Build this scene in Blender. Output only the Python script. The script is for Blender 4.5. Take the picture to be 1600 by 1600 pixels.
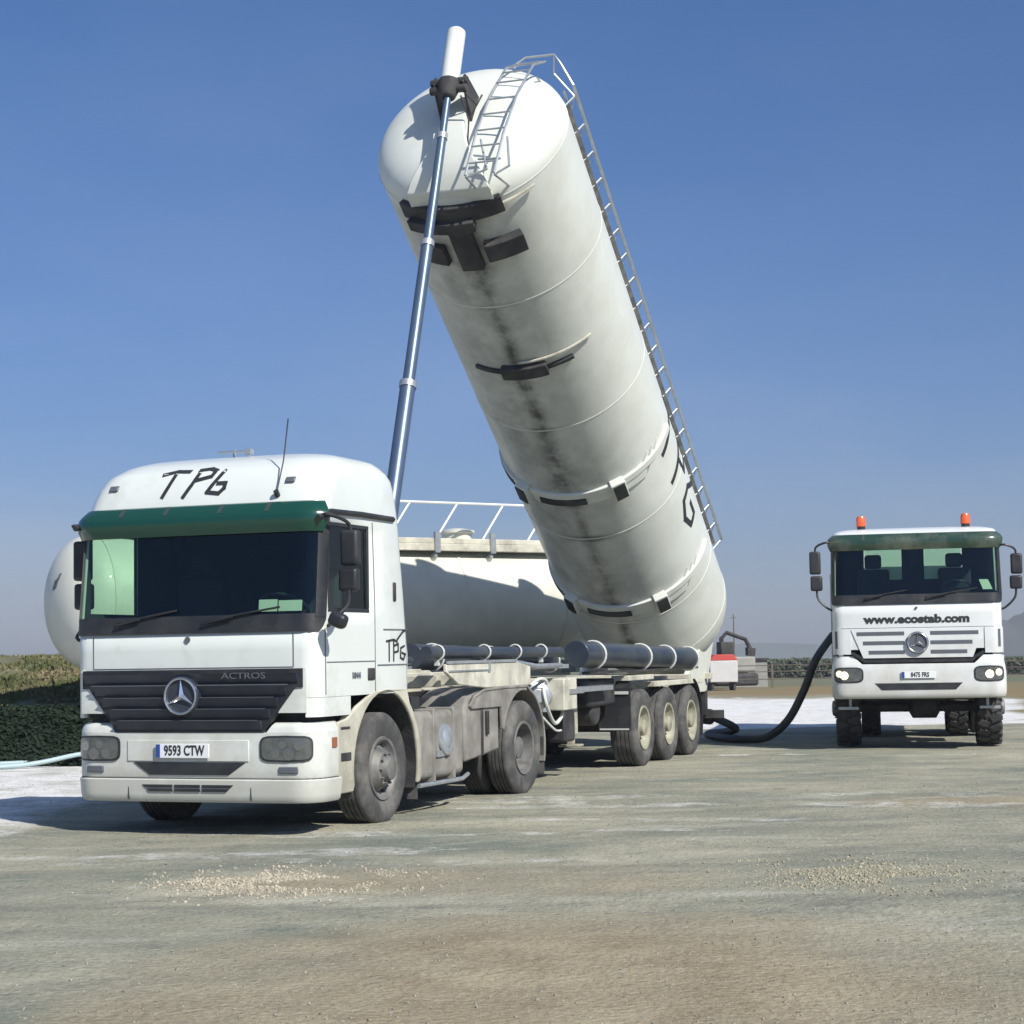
import bpy, bmesh, math, random
from mathutils import Vector, Matrix, noise
random.seed(7)
R_ = math.radians
pi = math.pi
S = bpy.context.scene
for o in list(bpy.data.objects): bpy.data.objects.remove(o)

# ------------------------------------------------------------------ camera
cd = bpy.data.cameras.new('camera'); cam = bpy.data.objects.new('camera', cd)
S.collection.objects.link(cam); S.camera = cam
cd.sensor_width = 36; cd.lens = 2948.9/1600*36; cd.clip_start = .1; cd.clip_end = 12000
cam.matrix_world = Matrix.Translation((0, 0, 1.5657)) @ Matrix.Rotation(pi/2+.07396, 4, 'X') @ Matrix.Rotation(-.01665, 4, 'Z')
# ------------------------------------------------------------------ light
SUN_DIR = Vector((.60*math.cos(R_(40)), -.80*math.cos(R_(40)), math.sin(R_(40))))
W = bpy.data.worlds.new("World"); S.world = W; W.use_nodes = True
nt = W.node_tree; bg = nt.nodes['Background']
sky = nt.nodes.new('ShaderNodeTexSky'); sky.sky_type = 'NISHITA'; sky.sun_disc = False
sky.sun_elevation = R_(40); sky.sun_rotation = math.atan2(SUN_DIR.x, SUN_DIR.y)
sky.air_density = 1.0; sky.dust_density = .6; sky.ozone_density = 3.0; sky.altitude = 300
tint = nt.nodes.new('ShaderNodeMix'); tint.data_type = 'RGBA'; tint.blend_type = 'MULTIPLY'
tint.inputs[0].default_value = 1
tcw = nt.nodes.new('ShaderNodeTexCoord'); sxw = nt.nodes.new('ShaderNodeSeparateXYZ'); nt.links.new(tcw.outputs['Generated'], sxw.inputs[0])
rw = nt.nodes.new('ShaderNodeValToRGB'); nt.links.new(sxw.outputs[2], rw.inputs[0]); ew = rw.color_ramp.elements; ew.new(.5)
for k_, (p_, c_) in zip(ew, ((.0, (.47, .52, .74)), (.36, (.38, .61, .88)), (.62, (1.15, 1.2, 1.25)))): k_.position = p_; k_.color = (*c_, 1)  # upper sky, above the view, brightened to add fill light
nw = nt.nodes.new('ShaderNodeTexNoise'); nw.inputs['Scale'].default_value = 3.2; nw.inputs['Detail'].default_value = 7; nw.inputs['Roughness'].default_value = .55
mw = nt.nodes.new('ShaderNodeMapping'); mw.inputs['Scale'].default_value = (1, 1, 3.0); nt.links.new(tcw.outputs['Generated'], mw.inputs[0]); nt.links.new(mw.outputs[0], nw.inputs[0])
cw = nt.nodes.new('ShaderNodeValToRGB'); nt.links.new(nw.outputs[0], cw.inputs[0]); cw.color_ramp.elements[0].position = .42; cw.color_ramp.elements[0].color = (.97, .985, 1.0, 1)
cw.color_ramp.elements[1].position = .72; cw.color_ramp.elements[1].color = (1.30, 1.12, 1.04, 1)
mm_ = nt.nodes.new('ShaderNodeMix'); mm_.data_type = 'RGBA'; mm_.blend_type = 'MULTIPLY'; mm_.inputs[0].default_value = 1
nt.links.new(rw.outputs[0], mm_.inputs[6]); nt.links.new(cw.outputs[0], mm_.inputs[7]); nt.links.new(mm_.outputs[2], tint.inputs[7])
nt.links.new(sky.outputs[0], tint.inputs[6]); nt.links.new(tint.outputs[2], bg.inputs[0])
bg.inputs[1].default_value = .085
sl = bpy.data.lights.new('sun', 'SUN'); so = bpy.data.objects.new('sun', sl); S.collection.objects.link(so)
sl.energy = 4.8; sl.angle = R_(.6); sl.color = (1, .95, .86)
so.rotation_euler = (-SUN_DIR).to_track_quat('-Z', 'Y').to_euler()
S.view_settings.view_transform = 'Standard'; S.view_settings.look = 'None'
S.view_settings.exposure = 0.35; S.view_settings.gamma = 1
S.render.engine = 'CYCLES'
S.cycles.max_bounces = 8; S.cycles.transparent_max_bounces = 16

# ------------------------------------------------------------------ materials
def mat(name, col, rough=.5, metal=0, var=.0, vscale=3, dust=None, dust_amt=.0, dscale=1.2, dz=None,
        bump=0, bscale=40, coat=0, spec=.5, vcol=None, emit=None):
    m = bpy.data.materials.new(name); m.use_nodes = True; t = m.node_tree; n = t.nodes; L = t.links.new
    b = n['Principled BSDF']
    b.inputs['Roughness'].default_value = rough; b.inputs['Metallic'].default_value = metal
    b.inputs['Specular IOR Level'].default_value = spec
    b.inputs['Coat Weight'].default_value = coat; b.inputs['Coat Roughness'].default_value = .08
    c = n.new('ShaderNodeRGB'); c.outputs[0].default_value = (*col, 1); out = c.outputs[0]
    tc = n.new('ShaderNodeTexCoord')
    if var:
        no = n.new('ShaderNodeTexNoise'); no.inputs['Scale'].default_value = vscale; no.inputs['Detail'].default_value = 6
        L(tc.outputs['Object'], no.inputs[0])
        mr = n.new('ShaderNodeMapRange'); mr.inputs[1].default_value = .3; mr.inputs[2].default_value = .7
        mr.inputs[3].default_value = 1-var; mr.inputs[4].default_value = 1+var; L(no.outputs[0], mr.inputs[0])
        vm = n.new('ShaderNodeVectorMath'); vm.operation = 'SCALE'; L(out, vm.inputs[0]); L(mr.outputs[0], vm.inputs[3]); out = vm.outputs[0]
    if dust:
        no = n.new('ShaderNodeTexNoise'); no.inputs['Scale'].default_value = dscale; no.inputs['Detail'].default_value = 9
        no.inputs['Roughness'].default_value = .65
        L(tc.outputs['Object'], no.inputs[0]); f = no.outputs[0]
        if dz:   # road dirt thrown up to a certain height
            sx = n.new('ShaderNodeSeparateXYZ'); L(tc.outputs['Object'], sx.inputs[0])
            zr = n.new('ShaderNodeMapRange'); zr.inputs[1].default_value = dz[0]; zr.inputs[2].default_value = dz[1]
            zr.inputs[3].default_value = .32; zr.inputs[4].default_value = -.1; L(sx.outputs[2], zr.inputs[0])
            ad = n.new('ShaderNodeMath'); L(f, ad.inputs[0]); L(zr.outputs[0], ad.inputs[1]); f = ad.outputs[0]
        mr = n.new('ShaderNodeMapRange'); mr.inputs[1].default_value = .45; mr.inputs[2].default_value = .75
        mr.inputs[3].default_value = 0; mr.inputs[4].default_value = dust_amt; L(f, mr.inputs[0])
        mx = n.new('ShaderNodeMix'); mx.data_type = 'RGBA'; mx.inputs[7].default_value = (*dust, 1)
        L(mr.outputs[0], mx.inputs[0]); L(out, mx.inputs[6]); out = mx.outputs[2]
        rr = n.new('ShaderNodeMapRange'); rr.inputs[3].default_value = rough; rr.inputs[4].default_value = min(1, rough+.5)
        L(mr.outputs[0], rr.inputs[0]); L(rr.outputs[0], b.inputs['Roughness'])
    if bump:
        no = n.new('ShaderNodeTexNoise'); no.inputs['Scale'].default_value = bscale; no.inputs['Detail'].default_value = 5
        L(tc.outputs['Object'], no.inputs[0])
        bp = n.new('ShaderNodeBump'); bp.inputs['Strength'].default_value = bump; bp.inputs['Distance'].default_value = .02
        L(no.outputs[0], bp.inputs['Height']); L(bp.outputs[0], b.inputs['Normal'])
    L(out, b.inputs['Base Color'])
    if emit:
        b.inputs['Emission Color'].default_value = (*emit[0], 1); b.inputs['Emission Strength'].default_value = emit[1]
    return m
def glass_mat(name, tintc, refl=.06):
    m = bpy.data.materials.new(name); m.use_nodes = True; t = m.node_tree; n = t.nodes; L = t.links.new
    n.remove(n['Principled BSDF'])
    tr = n.new('ShaderNodeBsdfTransparent'); tr.inputs[0].default_value = (*tintc, 1)
    gl = n.new('ShaderNodeBsdfGlossy'); gl.inputs['Roughness'].default_value = .03
    fr = n.new('ShaderNodeFresnel'); fr.inputs[0].default_value = 1.45
    mx = n.new('ShaderNodeMixShader'); ad = n.new('ShaderNodeMath'); ad.operation = 'ADD'; ad.inputs[1].default_value = refl-.04
    ge = n.new('ShaderNodeNewGeometry'); iv = n.new('ShaderNodeMath'); iv.operation = 'SUBTRACT'; iv.inputs[0].default_value = 1; L(ge.outputs['Backfacing'], iv.inputs[1])
    mu = n.new('ShaderNodeMath'); mu.operation = 'MULTIPLY'; L(fr.outputs[0], ad.inputs[0]); L(ad.outputs[0], mu.inputs[0]); L(iv.outputs[0], mu.inputs[1]); L(mu.outputs[0], mx.inputs[0]); L(tr.outputs[0], mx.inputs[1]); L(gl.outputs[0], mx.inputs[2])
    L(mx.outputs[0], n['Material Output'].inputs[0]); return m
DUST = (.36, .33, .27)
M = {}
M['white'] = mat('white_paint', (.64, .68, .655), .30, var=.02, dust=DUST, dust_amt=.55, dz=(.2, 1.6), coat=.4, dscale=2.2)
M['white2'] = mat('white_paint_dusty', (.64, .67, .675), .35, var=.03, dust=DUST, dust_amt=.5, dz=(.6, 1.7), coat=.2, dscale=1.7)
M['cream'] = mat('dirty_cream_paint', (.50, .49, .40), .55, var=.14, dust=(.24, .22, .18), dust_amt=.8, dscale=2.5, dz=(.2, 1.3))
M['creamw'] = mat('cream_white_paint', (.56, .55, .46), .5, var=.14, dust=(.19, .175, .15), dust_amt=.85, dscale=3.2)
M['grime'] = mat('dusty_grey_panel', (.215, .207, .188), .75, var=.32, vscale=4, dust=(.15, .14, .125), dust_amt=.8, dscale=5, bump=.3, bscale=14)
M['tyre'] = mat('dusty_rubber', (.055, .056, .056), .85, var=.25, vscale=9, dust=(.21, .20, .18), dust_amt=.75, dscale=3.5, bump=.15)
M['tyredark'] = mat('black_rubber', (.035, .035, .038), .8, var=.3, dust=(.16, .15, .13), dust_amt=.45, dscale=5, bump=.3)
M['rim'] = mat('dusty_steel_rim', (.15, .152, .15), .55, .3, var=.3, vscale=8, dust=(.30, .28, .24), dust_amt=.7, dscale=6)
M['rimcream'] = mat('cream_steel_rim', (.29, .285, .215), .6, .0, var=.3, vscale=8, dust=(.25, .23, .19), dust_amt=.6, dscale=5)
M['black'] = mat('black_plastic', (.018, .02, .024), .45, var=.1, dust=(.12, .115, .10), dust_amt=.25, dscale=4)
M['dark'] = mat('dark_chassis_steel', (.028, .028, .032), .7, var=.3, dust=(.12, .11, .095), dust_amt=.5, dscale=3, bump=.3)
M['navy'] = mat('dark_blue_grey_plastic', (.022, .028, .045), .35, var=.15, dust=(.10, .10, .10), dust_amt=.3, dscale=3)
M['interior'] = mat('cab_lining', (.035, .042, .05), .9)
M['dash'] = mat('dashboard_plastic', (.03, .045, .045), .7)
M['seat'] = mat('seat_fabric', (.02, .025, .035), .95, bump=.2)
M['glass'] = glass_mat('tinted_windscreen_glass', (.74, .85, .78), .06)
M['sideglass'] = glass_mat('tinted_side_glass', (.82, .92, .86), .06)
M['visor'] = mat('green_tinted_acrylic', (.006, .052, .035), .15, coat=.6)
M['visor2'] = mat('smoky_green_acrylic', (.018, .048, .032), .2, coat=.4, dust=DUST, dust_amt=.4)
M['chrome'] = mat('dull_chrome', (.62, .64, .66), .2, .95)
M['lamp'] = mat('headlamp_lens', (.11, .12, .12), .15, .3, var=.3, vscale=14, coat=1)
M['lampin'] = mat('lamp_reflector', (.34, .35, .35), .2, .9)
M['lit'] = mat('lit_headlamp', (.9, .8, .6), .3, emit=((1, .80, .52), 1.0))
M['orange'] = mat('orange_lens', (.75, .11, .02), .25, coat=.8)
M['brown'] = mat('amber_marker_lens', (.28, .10, .05), .3)
M['ink'] = mat('black_lettering', (.022, .024, .028), .6)
M['inkgrey'] = mat('grey_lettering', (.10, .11, .13), .4)
M['plate'] = mat('plate_white', (.72, .74, .76), .4)
M['plateblue'] = mat('plate_blue_band', (.02, .06, .30), .4)
M['galv'] = mat('galvanised_steel', (.42, .45, .47), .38, .6, var=.15, vscale=9)
M['alu'] = mat('white_painted_tube', (.72, .74, .74), .4, .1)
M['ram'] = mat('blue_grey_hydraulic_steel', (.10, .145, .22), .38, .5, var=.08)
M['steeltube'] = mat('slate_hose_tube', (.030, .042, .060), .33, .2, var=.12, dust=(.2, .2, .18), dust_amt=.3)
M['strap'] = mat('pale_strap', (.50, .52, .50), .5)
M['hose'] = mat('black_hose_rubber', (.02, .026, .03), .5, bump=.2, dust=(.14, .14, .13), dust_amt=.3)
M['hosew'] = mat('pale_hose', (.6, .62, .58), .5)
M['pipeblue'] = mat('pale_blue_pipe', (.33, .43, .46), .5)
M['red'] = mat('faded_red_paint', (.45, .06, .05), .5)
M['boxw'] = mat('plain_white_box', (.50, .50, .50), .5, var=.05)
M['farblock'] = mat('far_pale_wall', (.27, .27, .25), .8, var=.1)
M['paper'] = mat('pale_paper', (.75, .78, .70), .8)
M['wood'] = mat('weathered_post', (.13, .11, .09), .9)

def tank_mat(name, base, bellyline=True):
    # off-white tank paint; grime streak along the belly, faint weld soiling, and belly shade painted into the colour
    m = mat(name, base, .38, var=.04, vscale=1.5, coat=.12, dust=(.42, .42, .36), dust_amt=.45, dscale=1.1)
    t = m.node_tree; n = t.nodes; L = t.links.new; b = n['Principled BSDF']
    src = b.inputs['Base Color'].links[0].from_socket
    tc = n.new('ShaderNodeTexCoord')
    mp = n.new('ShaderNodeMapping'); mp.inputs['Scale'].default_value = (1, 1, 1); L(tc.outputs['Object'], mp.inputs[0])
    no = n.new('ShaderNodeTexNoise'); no.inputs['Scale'].default_value = 2.6; no.inputs['Detail'].default_value = 10; no.inputs['Roughness'].default_value = .68
    L(mp.outputs[0], no.inputs[0])
    at = n.new('ShaderNodeAttribute'); at.attribute_name = 'stain_shade'
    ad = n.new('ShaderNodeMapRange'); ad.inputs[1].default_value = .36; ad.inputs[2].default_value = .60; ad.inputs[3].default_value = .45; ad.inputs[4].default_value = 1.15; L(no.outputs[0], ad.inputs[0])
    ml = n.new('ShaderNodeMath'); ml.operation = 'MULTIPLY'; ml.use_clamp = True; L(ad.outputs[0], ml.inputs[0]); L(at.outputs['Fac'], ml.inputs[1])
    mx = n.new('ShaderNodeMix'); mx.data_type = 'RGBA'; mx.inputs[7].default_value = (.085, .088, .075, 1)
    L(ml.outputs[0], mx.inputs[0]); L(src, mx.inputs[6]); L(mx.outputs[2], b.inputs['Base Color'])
    return m
M['tank'] = tank_mat('stained_shaded_tank_paint', (.64, .67, .625))
M['tank2'] = mat('cream_white_tank_paint', (.60, .61, .54), .42, var=.04, coat=.1, dust=(.40, .38, .32), dust_amt=.4, dscale=1.2)

# ------------------------------------------------------------------ mesh helpers
class MB:
    def __init__(s): s.v = []; s.f = []; s.at = None
    def add(s, vs, fs):
        k = len(s.v); s.v += [Vector(v) for v in vs]; s.f += [tuple(i+k for i in f) for f in fs]; return s
    def box(s, x0, x1, y0, y1, z0, z1, rot=None, piv=None):
        vs = [Vector((x, y, z)) for x in (x0, x1) for y in (y0, y1) for z in (z0, z1)]
        if rot is not None:
            c = Vector(piv) if piv else Vector(((x0+x1)/2, (y0+y1)/2, (z0+z1)/2)); vs = [c+rot@(v-c) for v in vs]
        return s.add(vs, [(0, 1, 3, 2), (4, 6, 7, 5), (0, 4, 5, 1), (2, 3, 7, 6), (0, 2, 6, 4), (1, 5, 7, 3)])
    def loft(s, rings, caps=True, closed=True):
        n = len(rings[0]); vs = [p for r in rings for p in r]; fs = []
        for i in range(len(rings)-1):
            for j in range(n if closed else n-1):
                a = i*n+j; b = i*n+(j+1) % n; fs.append((a, b, b+n, a+n))
        if caps: fs.append(tuple(range(n))[::-1]); fs.append(tuple(range((len(rings)-1)*n, len(rings)*n)))
        return s.add(vs, fs)
    def tube(s, path, r, n=10, caps=True, r1=None):
        P = [Vector(p) for p in path]; rings = []; up = None
        for i, p in enumerate(P):
            d = (P[min(i+1, len(P)-1)]-P[max(i-1, 0)]).normalized()
            if up is None: up = Vector((0, 0, 1)) if abs(d.z) < .9 else Vector((1, 0, 0))
            x = d.cross(up)
            if x.length < 1e-4: x = d.cross(Vector((0, 1, 0)))
            x.normalize(); y = x.cross(d).normalized(); up = y
            rr = r if r1 is None else r+(r1-r)*i/(len(P)-1)
            rings.append([p+(x*math.cos(a)+y*math.sin(a))*rr for a in [2*pi*k/n for k in range(n)]])
        return s.loft(rings, caps)
    def cyl(s, p0, p1, r0, r1=None, n=20): return s.tube([p0, p1], r0, n, True, r0 if r1 is None else r1)
    def lathe(s, prof, o, ax, n=36, caps=False, up=None):
        ax = Vector(ax).normalized(); o = Vector(o)
        u = Vector(up) if up else (Vector((0, 0, 1)) if abs(ax.z) < .9 else Vector((1, 0, 0)))
        x = ax.cross(u).normalized(); y = x.cross(ax).normalized()
        rings = [[o+ax*a+(x*math.cos(t)+y*math.sin(t))*max(r, 1e-4) for t in [2*pi*k/n for k in range(n)]] for a, r in prof]
        return s.loft(rings, caps)
    def prism(s, poly, axis, a0, a1):
        def P(p, a): return {'x': (a, p[0], p[1]), 'y': (p[0], a, p[1]), 'z': (p[0], p[1], a)}[axis]
        n = len(poly)
        return s.add([P(p, a0) for p in poly]+[P(p, a1) for p in poly],
                     [tuple(range(n))[::-1], tuple(range(n, 2*n))]+[(i, (i+1) % n, n+(i+1) % n, n+i) for i in range(n)])
    def sheet(s, grid, grid2):   # closed slab between two equal grids
        h = len(grid); w = len(grid[0]); vs = [p for r in grid for p in r]+[p for r in grid2 for p in r]; o = h*w; fs = []
        for i in range(h-1):
            for j in range(w-1):
                a = i*w+j; fs.append((a, a+1, a+w+1, a+w)); fs.append((o+a, o+a+w, o+a+w+1, o+a+1))
        rim = [(0, j) for j in range(w)]+[(i, w-1) for i in range(1, h)]+[(h-1, j) for j in range(w-2, -1, -1)]+[(i, 0) for i in range(h-2, 0, -1)]
        rm = [i*w+j for i, j in rim]
        for k in range(len(rm)):
            a, b = rm[k], rm[(k+1) % len(rm)]; fs.append((a, o+a, o+b, b))
        return s.add(vs, fs)
SEP = set('''mirror_arm rubbing_strip grille_slot grille_slat grille_trim visor_bracket step_recess tube_strap tank_strap carrier_clip manhole lamp lower_vent weld_seam
paper_sheet rear_window gusset walkway_bracket body_rib skid track side_guard air_line loop_hose hose_carrier panel_seam hood_seam door_gap bumper_seam cabinet_rail box_latch guard_strip outrigger'''.split())
def pieces(mb):
    par = list(range(len(mb.v)))
    def fd(a):
        while par[a] != a: par[a] = par[par[a]]; a = par[a]
        return a
    for f in mb.f:
        for q in f[1:]: par[fd(q)] = fd(f[0])
    out = {}
    for f in mb.f: out.setdefault(fd(f[0]), []).append(f)
    res = []
    for fs in out.values():
        ids = sorted({i for f in fs for i in f}); mp = {a: k for k, a in enumerate(ids)}
        n = MB(); n.v = [mb.v[i] for i in ids]; n.f = [tuple(mp[i] for i in f) for f in fs]; res.append(n)
    return res
def obj(name, mb, material, parent=None, bevel=0, ang=35, fix=True, solid=None, seg=2):
    if name in SEP:
        pc = pieces(mb)
        if len(pc) > 1: return [obj1(name, q, material, parent, bevel, ang, fix, solid, seg) for q in pc][0]
    return obj1(name, mb, material, parent, bevel, ang, fix, solid, seg)
def obj1(name, mb, material, parent, bevel, ang, fix, solid, seg):
    me = bpy.data.meshes.new(name); me.from_pydata([tuple(v) for v in mb.v], [], mb.f)
    if fix:
        b = bmesh.new(); b.from_mesh(me); bmesh.ops.recalc_face_normals(b, faces=b.faces); b.to_mesh(me); b.free()
    me.polygons.foreach_set('use_smooth', [True]*len(me.polygons)); me.set_sharp_from_angle(angle=R_(ang))
    for mm in (material if isinstance(material, (list, tuple)) else [material]): me.materials.append(mm)
    o = bpy.data.objects.new(name, me); S.collection.objects.link(o)
    if parent: o.parent = parent
    if solid: md = o.modifiers.new('solid', 'SOLIDIFY'); md.thickness = solid; md.offset = -1; md.material_offset = 1; md.material_offset_rim = 0
    if bevel: md = o.modifiers.new('bevel', 'BEVEL'); md.width = bevel; md.segments = seg; md.limit_method = 'ANGLE'; md.angle_limit = R_(35)
    return o
def empty(name, loc, rz, label, cat, group=None):
    o = bpy.data.objects.new(name, None); S.collection.objects.link(o); o.location = loc; o.rotation_euler = (0, 0, rz)
    o.empty_display_size = .3; o['label'] = label; o['category'] = cat
    if group: o['group'] = group
    return o
def tag(o, label, cat, group=None, kind=None):
    o['label'] = label; o['category'] = cat
    if group: o['group'] = group
    if kind: o['kind'] = kind
    return o
def struct(o, label=None, kind='structure'):
    o['kind'] = kind
    if label: o['label'] = label
    return o
def text_mb(txt, size, place, extrude=.003, bold=.0, sx=1.0, align='CENTER'):
    c = bpy.data.curves.new('t', 'FONT'); c.body = txt; c.size = size; c.align_x = align; c.align_y = 'CENTER'
    c.extrude = extrude; c.offset = bold; c.resolution_u = 3
    o = bpy.data.objects.new('t', c); me = bpy.data.meshes.new_from_object(o)
    mb = MB(); mb.add([place(v.co.x*sx, v.co.y, v.co.z) for v in me.vertices], [tuple(p.vertices) for p in me.polygons])
    bpy.data.objects.remove(o); bpy.data.curves.remove(c); bpy.data.meshes.remove(me); return mb
def interp(tab, z):
    if z <= tab[0][0]: return tab[0][1]
    for (a, x), (b, y) in zip(tab, tab[1:]):
        if z <= b: return x+(y-x)*(z-a)/(b-a)
    return tab[-1][1]
def smooth_path(pts, n=10):
    P = [Vector(p) for p in pts]; out = []
    for i in range(len(P)-1):
        p0 = P[max(i-1, 0)]; p1 = P[i]; p2 = P[i+1]; p3 = P[min(i+2, len(P)-1)]
        for k in range(n):
            t = k/n
            out.append(.5*((2*p1)+(p2-p0)*t+(2*p0-5*p1+4*p2-p3)*t*t+(-p0+3*p1-3*p2+p3)*t**3))
    out.append(P[-1]); return out

# ================================================================== SETTING
CH = 1.5657
def fbm(x, y, s, o=4): return noise.fractal(Vector((x*s, y*s, 3.3)), 1.0, 2.0, o)
def gheight(x, y):
    h = 0
    if y < 70: h += (.018*fbm(x, y, .5)+.008*fbm(x, y, 2.1))*min(1, abs(y-2)/6)
    if y > 72: h -= (y-72)*.0085+min(1, (y-72)/40)*.35
    if y > 60: h += .25*fbm(x, y, .03)*min(1, (y-60)/60)
    return h
def sstep(a, b, x):
    t = max(0, min(1, (x-a)/(b-a))) if a != b else float(x > a); return t*t*(3-2*t)
def gmask(x, y):
    n = fbm(x, y, .35); n2 = fbm(x, y, 1.3)
    # lime dust: left of the tractor and a pale spread between the two lorries
    l = sstep(-4.0, -5.2, x+.5*n-(y-15)*.02)*sstep(14.6, 16.4, y+.8*n)*sstep(31, 29, y)
    l2 = sstep(36.5, 37.6, y+1.0*n)*sstep(66, 60, y+3*n+.9*(x-4))*sstep(-3, 0, x)*sstep(11.6, 10.3, x-(y-40)*.22+.8*n)
    st = sstep(.33, .55, fbm(x*.45, y*1.6, .9)+.25*n)*.35*sstep(12, 15, y)*sstep(34, 26, y)
    sp = sstep(.1, .35, n2)*sstep(2.4, 2.9, x)*sstep(4.6, 4.0, x)*sstep(27.4, 27.8, y)*sstep(29.2, 28.6, y)
    lime = max(l*(.75+.3*n2), l2*(.85+.2*n2), st, sp*.8)
    brown = max(sstep(60, 70, y+3*n+.9*(x-4)), sstep(40, 43, y+n)*sstep(10.4, 11.8, x-(y-40)*.22+.8*n))*sstep(140, 110, y)
    green = sstep(95, 125, y+8*n)
    clay = max(0, 1-(((x-.4)/2.6)**2+((y-9.0)/2.6)**2))**.5 if ((x-.4)/2.6)**2+((y-9.0)/2.6)**2 < 1 else 0
    clay = max(clay, .75*max(0, 1-(((x+.2)/2.2)**2+((y-13.2)/1.0)**2)), .6*max(0, 1-(((x-5.0)/1.8)**2+((y-19)/1.2)**2)))
    clay = min(1, max(0, clay*1.1+.45*fbm(x+9, y, .7)*(clay > .02)))
    return lime, brown, green, clay
xs = []; x = 0
def spread(near, nstep, far):
    out = [0.0]; st = nstep
    while out[-1] < far:
        if out[-1] > near: st *= 1.22
        out.append(out[-1]+st)
    return out
xp = spread(14, .16, 2500); xs = [-a for a in xp[:0:-1]]+xp
ys = [-30, -12, -4, 0, 3, 5, 6.5]; y = 7.5
while y < 46: ys.append(y); y += .15 if y < 20 else .25
st = .6
while y < 5200: ys.append(y); y += st; st *= (1.02 if y < 80 else 1.16)
g = MB(); g.v = [Vector((x, y, gheight(x, y))) for y in ys for x in xs]; w = len(xs)
g.f = [(i*w+j, i*w+j+1, (i+1)*w+j+1, (i+1)*w+j) for i in range(len(ys)-1) for j in range(w-1)]
gm = bpy.data.materials.new('yard_ground'); gm.use_nodes = True
ground = obj('ground', g, gm, fix=False, ang=180); struct(ground)
ca = ground.data.color_attributes.new('zone', 'FLOAT_COLOR', 'POINT')
buf = []
for v in g.v: buf += list(gmask(v.x, v.y)) if v.y < 400 else [0, 0, 1, 0]
ca.data.foreach_set('color', buf)
def track(x, y):
    t = 0
    for (px, py, ang, cur, wd) in ((-6, 11.0, .30, .012, .16), (-2, 9.2, .62, -.010, .16), (3.5, 12, .12, .02, .15), (-7, 15.2, .10, .004, .17), (0, 20, -.18, .01, .17)):
        u = (x-px)*math.cos(ang)+(y-py)*math.sin(ang); v = -(x-px)*math.sin(ang)+(y-py)*math.cos(ang)-cur*u*u
        for o_ in (0, 2.0):
            t = max(t, max(0, 1-(abs(v-o_)/wd)**2)*max(0, min(1, .75+1.1*fbm(u*.5, o_+px, .8))))
    return t
ta = ground.data.attributes.new('track', 'FLOAT', 'POINT'); ta.data.foreach_set('value', [track(v.x, v.y) if 6 < v.y < 32 and abs(v.x) < 12 else 0 for v in g.v])
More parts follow.
